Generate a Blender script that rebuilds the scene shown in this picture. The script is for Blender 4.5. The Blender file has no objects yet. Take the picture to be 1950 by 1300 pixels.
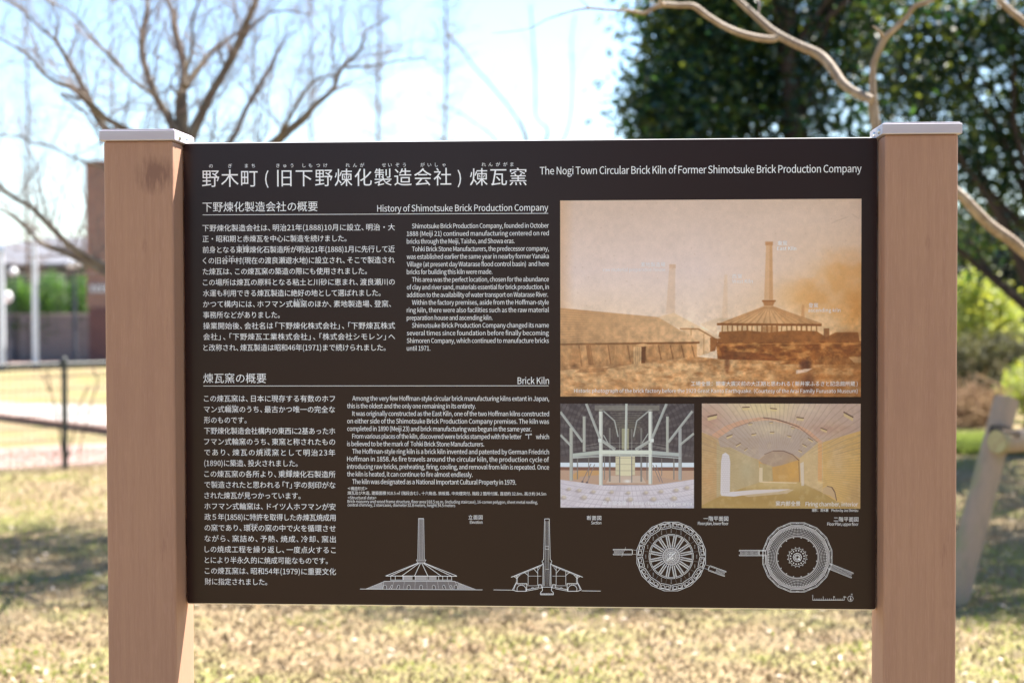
import bpy, bmesh, math, random
import numpy as np
from mathutils import Vector, Matrix
from mathutils.geometry import tessellate_polygon
from math import radians as R, sin, cos, pi

rnd = random.Random(7)
rng = np.random.default_rng(7)
scene = bpy.context.scene
COL = scene.collection

# ---------------------------------------------------------------- camera
F = 3057.9                      # focal length in source pixels (1950 wide)
CAM = Vector((0.14, -2.7053, 1.4818))
YAW, PITCH, ROLL = -0.0595, -0.0264, -0.0024
fw = Vector((sin(YAW) * cos(PITCH), cos(YAW) * cos(PITCH), sin(PITCH)))
rt = Vector((cos(YAW), -sin(YAW), 0)); up = rt.cross(fw)
rt, up = cos(ROLL) * rt + sin(ROLL) * up, -sin(ROLL) * rt + cos(ROLL) * up
cam_data = bpy.data.cameras.new('camera')
cam = bpy.data.objects.new('camera', cam_data); COL.objects.link(cam)
cam.matrix_world = Matrix(((rt.x, up.x, -fw.x, CAM.x), (rt.y, up.y, -fw.y, CAM.y), (rt.z, up.z, -fw.z, CAM.z), (0, 0, 0, 1)))
cam_data.sensor_width = 36; cam_data.lens = 36 * F / 1950
cam_data.clip_start = 0.05; cam_data.clip_end = 2000
cam_data.dof.use_dof = True; cam_data.dof.focus_distance = 2.78
cam_data.dof.aperture_fstop = 4.0; cam_data.dof.aperture_blades = 0
scene.camera = cam

# ---------------------------------------------------------------- light
SUN = Vector((0.45, 0.57, 1.0)).normalized()
elev = math.asin(SUN.z); azim = math.atan2(SUN.x, SUN.y)
world = bpy.data.worlds.new('World'); scene.world = world; world.use_nodes = True
wn = world.node_tree; wn.nodes.clear()
wo = wn.nodes.new('ShaderNodeOutputWorld'); wb = wn.nodes.new('ShaderNodeBackground')
sky = wn.nodes.new('ShaderNodeTexSky'); sky.sky_type = 'NISHITA'; sky.sun_disc = False
sky.sun_elevation = elev; sky.sun_rotation = azim
sky.air_density = 1.0; sky.dust_density = 0.35; sky.ozone_density = 4.0
wb.inputs['Strength'].default_value = 0.06
wn.links.new(sky.outputs[0], wb.inputs['Color']); wn.links.new(wb.outputs[0], wo.inputs['Surface'])
sd = bpy.data.lights.new('sun', 'SUN'); sd.energy = 5.0; sd.angle = R(0.5); sd.color = (1.0, 0.94, 0.85)
sun = bpy.data.objects.new('sun', sd); COL.objects.link(sun)
sun.rotation_euler = (-SUN).to_track_quat('-Z', 'Y').to_euler()
vs = scene.view_settings
vs.view_transform = 'Standard'; vs.look = 'None'; vs.gamma = 1; vs.use_curve_mapping = False
vs.exposure = 2.27
scene.cycles.use_denoising = True
scene.cycles.max_bounces = 8
scene.cycles.transparent_max_bounces = 8

# ---------------------------------------------------------------- helpers
def s2l(c):
    return tuple(((v / 255 / 12.92) if v / 255 <= 0.04045 else ((v / 255 + 0.055) / 1.055) ** 2.4) for v in c)

def at(px, py, d):
    """world point seen at source pixel (px,py), d metres along the optical axis"""
    return CAM + d * (fw + (px - 975) / F * rt - (py - 650) / F * up)

def ground(px, py, z=0.0):
    v = fw + (px - 975) / F * rt - (py - 650) / F * up
    t = (z - CAM.z) / v.z
    return CAM + t * v

class MB:
    def __init__(s): s.v = []; s.f = []; s.mi = []; s.sm = []
    def add(s, verts, faces, mi=0, smooth=False):
        b = len(s.v); s.v.extend([tuple(p) for p in verts])
        for f in faces:
            s.f.append(tuple(b + i for i in f)); s.mi.append(mi); s.sm.append(smooth)
    def box(s, x0, x1, y0, y1, z0, z1, mi=0):
        s.add([(x0, y0, z0), (x1, y0, z0), (x1, y1, z0), (x0, y1, z0), (x0, y0, z1), (x1, y0, z1), (x1, y1, z1), (x0, y1, z1)],
              [(3, 2, 1, 0), (4, 5, 6, 7), (0, 1, 5, 4), (1, 2, 6, 5), (2, 3, 7, 6), (3, 0, 4, 7)], mi)
    def tube(s, pts, rad, n=8, mi=0, cap=True):
        pts = [Vector(p) for p in pts]; m = len(pts)
        t = (pts[1] - pts[0]).normalized()
        a = Vector((0, 0, 1)) if abs(t.z) < 0.9 else Vector((1, 0, 0))
        u = t.cross(a).normalized(); V = []
        for i, p in enumerate(pts):
            t = (pts[min(i + 1, m - 1)] - pts[max(i - 1, 0)]).normalized()
            u = (u - t * u.dot(t)).normalized(); w = t.cross(u)
            for k in range(n):
                an = 2 * pi * k / n
                V.append(p + rad[i] * (cos(an) * u + sin(an) * w))
        Fc = []
        for i in range(m - 1):
            for k in range(n):
                a0 = i * n + k; a1 = i * n + (k + 1) % n
                Fc.append((a0, a1, a1 + n, a0 + n))
        s.add(V, Fc, mi, True)
        if cap:
            s.add(V[:n], [tuple(range(n))][::-1], mi); s.add(V[-n:], [tuple(range(n))], mi)
    def build(s, name, mats, parent=None, loc=None, bevel=0, seg=2):
        me = bpy.data.meshes.new(name)
        o0 = Vector(loc) if loc is not None else Vector((0, 0, 0))
        me.from_pydata([(p[0] - o0.x, p[1] - o0.y, p[2] - o0.z) for p in s.v] if loc is not None else s.v, [], s.f)
        if not isinstance(mats, (list, tuple)): mats = [mats]
        for m in mats: me.materials.append(m)
        me.polygons.foreach_set('material_index', s.mi)
        me.polygons.foreach_set('use_smooth', s.sm)
        me.update()
        o = bpy.data.objects.new(name, me); COL.objects.link(o)
        if loc is not None: o.location = o0
        if parent is not None: put(o, parent)
        if bevel:
            b = o.modifiers.new('bevel', 'BEVEL'); b.width = bevel; b.segments = seg; b.limit_method = 'ANGLE'; b.harden_normals = False
        return o

def put(o, parent):
    o.parent = parent
    # parents are never rotated or scaled when children are built in world coordinates
    w = Vector((0, 0, 0)); p = parent
    while p is not None: w += p.location; p = p.parent
    o.location = o.location - w

def tag(o, label=None, cat=None, group=None, kind=None):
    if label: o['label'] = label
    if cat: o['category'] = cat
    if group: o['group'] = group
    if kind: o['kind'] = kind
    return o

def thing(name, loc, label, cat, group=None):
    o = bpy.data.objects.new(name, None); COL.objects.link(o); o.location = loc
    o.empty_display_size = 0.2
    return tag(o, label, cat, group)

def copy_tree(o, parent=None):
    c = o.copy(); COL.objects.link(c); c.parent = parent
    for ch in list(o.children): copy_tree(ch, c)
    return c

# ---------------------------------------------------------------- materials
def mat(name, col, rough=0.8, spec=0.5, metal=0.0, noise=None, bump=None, trans=None):
    """noise=(scale xyz, colour2, contrast lo, hi); bump=(scale xyz, strength, distance)"""
    m = bpy.data.materials.new(name); m.use_nodes = True
    nt = m.node_tree; bs = nt.nodes['Principled BSDF']
    bs.inputs['Base Color'].default_value = (*col, 1)
    bs.inputs['Roughness'].default_value = rough
    bs.inputs['Specular IOR Level'].default_value = spec
    bs.inputs['Metallic'].default_value = metal
    tc = nt.nodes.new('ShaderNodeTexCoord')
    def nz(sc, detail=5, rough_=0.6):
        mp = nt.nodes.new('ShaderNodeMapping'); mp.inputs['Scale'].default_value = sc
        n = nt.nodes.new('ShaderNodeTexNoise'); n.inputs['Scale'].default_value = 1; n.inputs['Detail'].default_value = detail
        n.inputs['Roughness'].default_value = rough_
        nt.links.new(tc.outputs['Object'], mp.inputs[0]); nt.links.new(mp.outputs[0], n.inputs['Vector'])
        return n.outputs['Fac']
    if noise:
        prev = None
        if not isinstance(noise, list): noise = [noise]
        for (sc, c2, lo, hi) in noise:
            rmp = nt.nodes.new('ShaderNodeMapRange'); rmp.inputs['From Min'].default_value = lo; rmp.inputs['From Max'].default_value = hi
            nt.links.new(nz(sc), rmp.inputs['Value'])
            mx = nt.nodes.new('ShaderNodeMix'); mx.data_type = 'RGBA'
            nt.links.new(rmp.outputs[0], mx.inputs[0])
            if prev is None: mx.inputs[6].default_value = (*col, 1)
            else: nt.links.new(prev, mx.inputs[6])
            mx.inputs[7].default_value = (*c2, 1); prev = mx.outputs[2]
        nt.links.new(prev, bs.inputs['Base Color'])
    if bump:
        bp = nt.nodes.new('ShaderNodeBump'); bp.inputs['Strength'].default_value = bump[1]; bp.inputs['Distance'].default_value = bump[2]
        nt.links.new(nz(bump[0]), bp.inputs['Height']); nt.links.new(bp.outputs[0], bs.inputs['Normal'])
    if trans:
        tr = nt.nodes.new('ShaderNodeBsdfTranslucent'); tr.inputs[0].default_value = (*trans, 1)
        ad = nt.nodes.new('ShaderNodeMixShader'); ad.inputs[0].default_value = 0.45
        nt.links.new(bs.outputs[0], ad.inputs[1]); nt.links.new(tr.outputs[0], ad.inputs[2])
        nt.links.new(ad.outputs[0], nt.nodes['Material Output'].inputs['Surface'])
    return m

M = {}
M['post'] = mat('wood_plastic_post', s2l((168, 129, 106)), 0.62, 0.3,
    noise=[((120, 120, 5), s2l((161, 122, 101)), 0.38, 0.66), ((600, 600, 30), s2l((178, 137, 118)), 0.5, 0.8), ((9, 9, 2.6), s2l((157, 118, 99)), 0.5, 0.75),
           ((55, 55, 9), s2l((140, 102, 88)), 0.66, 0.8)],
    bump=((900, 900, 26), 0.35, 0.0006))
def stain(base, name, centre, size, col):
    # the same post with one dirty smudge of its own on it
    m = M[base].copy(); m.name = name; nt = m.node_tree; bs = nt.nodes['Principled BSDF']; src = bs.inputs['Base Color'].links[0].from_socket
    tc = nt.nodes.new('ShaderNodeTexCoord'); mp = nt.nodes.new('ShaderNodeMapping'); mp.vector_type = 'TEXTURE'; mp.inputs['Location'].default_value = centre; mp.inputs['Scale'].default_value = size
    gr = nt.nodes.new('ShaderNodeTexGradient'); gr.gradient_type = 'SPHERICAL'; nt.links.new(tc.outputs['Object'], mp.inputs[0]); nt.links.new(mp.outputs[0], gr.inputs[0])
    m2 = nt.nodes.new('ShaderNodeMapping'); m2.inputs['Scale'].default_value = (190, 190, 40); n = nt.nodes.new('ShaderNodeTexNoise'); n.inputs['Detail'].default_value = 6; n.inputs['Scale'].default_value = 1
    nt.links.new(tc.outputs['Object'], m2.inputs[0]); nt.links.new(m2.outputs[0], n.inputs['Vector'])
    mu = nt.nodes.new('ShaderNodeMath'); mu.operation = 'MULTIPLY'; nt.links.new(gr.outputs['Fac'], mu.inputs[0]); nt.links.new(n.outputs['Fac'], mu.inputs[1])
    r = nt.nodes.new('ShaderNodeMapRange'); r.inputs['From Min'].default_value = 0.14; r.inputs['From Max'].default_value = 0.42; r.inputs['To Max'].default_value = 0.75; nt.links.new(mu.outputs[0], r.inputs['Value'])
    x = nt.nodes.new('ShaderNodeMix'); x.data_type = 'RGBA'; nt.links.new(r.outputs[0], x.inputs[0]); nt.links.new(src, x.inputs[6]); x.inputs[7].default_value = (*col, 1); nt.links.new(x.outputs[2], bs.inputs['Base Color']); return m
M['post_left'] = stain('post', 'wood_plastic_post_smudged', (0.03, -0.06, 1.695), (0.055, 0.05, 0.05), s2l((118, 84, 72)))
M['cap'] = mat('brushed_grey_cap_paint', s2l((186, 180, 190)), 0.42, 0.5, 0.0, noise=((4, 4, 60), s2l((180, 170, 180)), 0.4, 0.7))
M['steel'] = mat('stainless_bolt', (0.6, 0.6, 0.6), 0.3, 0.5, 1.0)
M['panel'] = mat('dark_printed_panel', (0.0195, 0.0068, 0.0078), 0.23, 0.27, 0, noise=((2, 2, 2), (0.023, 0.0082, 0.0085), 0.35, 0.7), bump=((500, 500, 500), 0.03, 0.0002))
M['edge'] = mat('panel_metal_edge', (0.85, 0.8, 0.74), 0.4, 0.5, 0.0)
M['ink'] = mat('white_print', (0.9, 0.9, 0.95), 0.5, 0.3)
M['ink_soft'] = mat('grey_print', (0.4, 0.38, 0.4), 0.5, 0.3)
M['ink_dim'] = mat('dim_print', (0.2, 0.18, 0.19), 0.5, 0.3)

exec_marker = 0
# ================================================================= SETTING
def sheet(name, pts, z, m, label=None, z0=None):
    mb = MB(); mb.add([(p[0], p[1], z) for p in pts], [tuple(range(len(pts)))])
    o = mb.build(name, m); o['kind'] = 'structure'
    return o

def ground_material():
    m = bpy.data.materials.new('winter_lawn_soil'); m.use_nodes = True
    nt = m.node_tree; bs = nt.nodes['Principled BSDF']; bs.inputs['Roughness'].default_value = 0.95; bs.inputs['Specular IOR Level'].default_value = 0.06
    tc = nt.nodes.new('ShaderNodeTexCoord')
    def nz(sc, det=6):
        n = nt.nodes.new('ShaderNodeTexNoise'); n.inputs['Scale'].default_value = sc; n.inputs['Detail'].default_value = det
        n.inputs['Roughness'].default_value = 0.65
        nt.links.new(tc.outputs['Object'], n.inputs['Vector']); return n.outputs['Fac']
    def rng_(v, lo, hi):
        r = nt.nodes.new('ShaderNodeMapRange'); r.inputs['From Min'].default_value = lo; r.inputs['From Max'].default_value = hi
        nt.links.new(v, r.inputs['Value']); return r.outputs[0]
    def mix(f, a, b):
        x = nt.nodes.new('ShaderNodeMix'); x.data_type = 'RGBA'; nt.links.new(f, x.inputs[0])
        for i, c in ((6, a), (7, b)):
            if isinstance(c, tuple): x.inputs[i].default_value = (*c, 1)
            else: nt.links.new(c, x.inputs[i])
        return x.outputs[2]
    c = mix(rng_(nz(3.0), 0.35, 0.65), (0.27, 0.21, 0.12), (0.19, 0.135, 0.08))
    c = mix(rng_(nz(1.1), 0.47, 0.6), c, (0.20, 0.195, 0.07))
    c = mix(rng_(nz(22, 8), 0.5, 0.75), c, (0.35, 0.28, 0.19))
    c = mix(rng_(nz(60, 4), 0.58, 0.75), c, (0.13, 0.095, 0.065))
    nt.links.new(c, bs.inputs['Base Color'])
    bp = nt.nodes.new('ShaderNodeBump'); bp.inputs['Strength'].default_value = 0.8; bp.inputs['Distance'].default_value = 0.03
    nt.links.new(nz(30, 8), bp.inputs['Height']); nt.links.new(bp.outputs[0], bs.inputs['Normal'])
    return m
M['ground'] = ground_material()
sheet('ground', [(-300, -60), (300, -60), (300, 500), (-300, 500)], 0, M['ground'])
M['concrete_path'] = mat('pale_concrete_paving', (0.28, 0.265, 0.25), 0.9, 0.2, noise=[((1.5, 1.5, 1.5), (0.25, 0.24, 0.225), 0.4, 0.7), ((18, 18, 18), (0.3, 0.28, 0.26), 0.5, 0.8)])
M['pink_path'] = mat('pink_brick_paving', (0.31, 0.205, 0.185), 0.9, 0.2, noise=[((2, 2, 2), (0.28, 0.19, 0.175), 0.4, 0.7), ((20, 20, 20), (0.33, 0.23, 0.2), 0.5, 0.8)])
M['kerb'] = mat('reddish_kerb_stone', (0.2, 0.12, 0.1), 0.9, 0.2, noise=((8, 8, 8), (0.28, 0.17, 0.14), 0.4, 0.7))
def strip(name, pa, pb, pc, pd, z, m, ext=14.0):
    """pa,pb = far edge px (left,right); pc,pd = near edge px; the band is carried on past the frame"""
    A, B, Cc, D = ground(*pa), ground(*pb), ground(*pc), ground(*pd)
    d1 = (B - A).normalized(); d2 = (D - Cc).normalized()
    dm_ = (d1 + d2).normalized()          # beyond the frame on the left both edges run on side by side
    return sheet(name, [A - dm_ * 8, Cc - dm_ * 8, Cc, D, D + d2 * ext, B + d1 * ext, B, A], z, m)
strip('concrete_path', (0, 766), (205, 773), (0, 795), (205, 822), 0.004, M['concrete_path'], 6)
strip('brick_path', (0, 853), (205, 845), (0, 896), (205, 882), 0.004, M['pink_path'], 4)
# raised kerb between path and lawn
A = ground(0, 799); B = ground(205, 826); d = (B - A).normalized(); nrm = Vector((-d.y, d.x, 0))
A2 = A - d * 12; B2 = B + d * 6
mb = MB(); w2 = 0.06
V = [A2 - nrm * w2, B2 - nrm * w2, B2 + nrm * w2, A2 + nrm * w2]
mb.add([(p.x, p.y, 0) for p in V] + [(p.x, p.y, 0.08) for p in V], [(4, 5, 6, 7), (0, 1, 5, 4), (2, 3, 7, 6), (1, 2, 6, 5), (3, 0, 4, 7)])
o = mb.build('path_kerb', M['kerb']); o['kind'] = 'structure'
strip('forecourt_paving', (0, 676), (205, 676), (0, 699), (205, 693), 0.004, M['pink_path'], 6)

# ---------------------------------------------------------------- grass and leaf litter
def blades(name, n, region, cols, h0, h1, w, seed):
    g = np.random.default_rng(seed)
    P = np.array([region(g) for _ in range(n)])
    h = g.uniform(h0, h1, n); a = g.uniform(0, 2 * pi, n); lean = g.normal(0, 0.6, (n, 2)) * h[:, None]
    dx = np.cos(a) * w / 2; dy = np.sin(a) * w / 2
    v = np.zeros((n, 3, 3))
    v[:, 0] = np.c_[P[:, 0] - dx, P[:, 1] - dy, np.full(n, 0.0)]
    v[:, 1] = np.c_[P[:, 0] + dx, P[:, 1] + dy, np.full(n, 0.0)]
    v[:, 2] = np.c_[P[:, 0] + lean[:, 0], P[:, 1] + lean[:, 1], h]
    me = bpy.data.meshes.new(name)
    me.vertices.add(3 * n); me.loops.add(3 * n); me.polygons.add(n)
    me.vertices.foreach_set('co', v.ravel()); me.loops.foreach_set('vertex_index', np.arange(3 * n))
    me.polygons.foreach_set('loop_start', np.arange(0, 3 * n, 3))
    for c in cols: me.materials.append(c)
    patch = (np.sin(P[:, 0] * 2.3 + 1.7 * np.sin(P[:, 1] * 1.3)) + np.sin(P[:, 1] * 3.1 + 2 * np.sin(P[:, 0] * 1.9))) * 0.5
    def vn(sc, sd):
        t = np.random.default_rng(sd).random((64, 64)); x, y = P[:, 0] * sc + 500, P[:, 1] * sc + 500; i, j = x.astype(int), y.astype(int); u, w_ = x - i, y - j
        u = u * u * (3 - 2 * u); w_ = w_ * w_ * (3 - 2 * w_); T = lambda a, b: t[a % 64, b % 64]
        return (T(i, j) * (1 - u) + T(i + 1, j) * u) * (1 - w_) + (T(i, j + 1) * (1 - u) + T(i + 1, j + 1) * u) * w_
    q = 0.55 * vn(1.6, 1) + 0.3 * vn(4.1, 2) + 0.15 * vn(9.0, 3); q2 = 0.6 * vn(2.2, 5) + 0.4 * vn(6.0, 6)
    green = g.random(n) < np.clip((q - 0.52) * 3.0 + 0.12, 0.01, 0.5)
    k = np.clip(((q2 - 0.25) * 6 + g.normal(0, .7, n)).astype(int), 0, len(cols) - 3); k[green] = len(cols) - 2 + g.integers(0, 2, green.sum())
    me.polygons.foreach_set('material_index', k)
    me.update(); me.validate()
    o = bpy.data.objects.new(name, me); COL.objects.link(o)
    return o
gm = [mat('brown_grass', (0.25, 0.18, 0.11), 0.9, 0.15), mat('straw_grass', (0.31, 0.245, 0.135), 0.9, 0.15, trans=(0.25, 0.2, 0.12)), mat('dry_grass', (0.29, 0.22, 0.14), 0.9, 0.15),
      mat('bleached_grass', (0.36, 0.3, 0.2), 0.9, 0.15, trans=(0.3, 0.25, 0.16)),
      mat('green_grass', (0.19, 0.22, 0.06), 0.8, 0.2, trans=(0.24, 0.3, 0.06)), mat('olive_grass', (0.27, 0.265, 0.09), 0.8, 0.2, trans=(0.3, 0.3, 0.08))]
def reg_near(g):
    d = g.uniform(5.6, 16.0) ** 1.0
    px = g.uniform(-120, 2070); v = fw + (px - 975) / F * rt
    return (CAM.x + d * v.x / 1.0, CAM.y + d * v.y)
o = blades('lawn_grass', 90000, reg_near, gm, 0.008, 0.028, 0.013, 3)
tag(o, 'short dry winter lawn grass with green tufts around the sign', 'grass', kind='stuff')
# bright green strip of fresh grass at the right beyond the shade
def reg_strip(g):
    px = g.uniform(1700, 2050); py = g.uniform(836, 866); p = ground(px, py); return (p.x, p.y)
o = blades('green_verge_grass', 14000, reg_strip, [gm[4], gm[4], gm[4], gm[5], gm[4]], 0.05, 0.13, 0.02, 5)
tag(o, 'bright fresh green grass strip below the shrubs at the right', 'grass', kind='stuff')
# litter
litter_m = [mat('pale_fallen_leaf', (0.46, 0.38, 0.3), 0.7, 0.3), mat('brown_fallen_leaf', (0.2, 0.12, 0.06), 0.8, 0.2), mat('tan_fallen_leaf', (0.4, 0.27, 0.14), 0.8, 0.2)]
mb = MB()
for i in range(3000):
    x, y = reg_near(rnd and rng)
    a = rnd.uniform(0, 2 * pi); s = rnd.uniform(0.006, 0.019); t1 = rnd.uniform(-.5, .5); t2 = rnd.uniform(-.5, .5)
    c_, s_ = cos(a), sin(a); V = []
    for (u, w) in ((-1, 0), (-.2, -.5), (.9, -.2), (1.1, 0), (.9, .2), (-.2, .5)):
        V.append((x + s * (u * c_ - w * s_), y + s * (u * s_ + w * c_), 0.022 + s * (u * t1 + w * t2)))
    mb.add(V, [(0, 1, 2, 3, 4, 5)], rnd.choice((0, 0, 1, 2, 2)))
o = mb.build('leaf_litter', litter_m); tag(o, 'small fallen leaves scattered over the lawn', 'leaves', kind='stuff')
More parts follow.
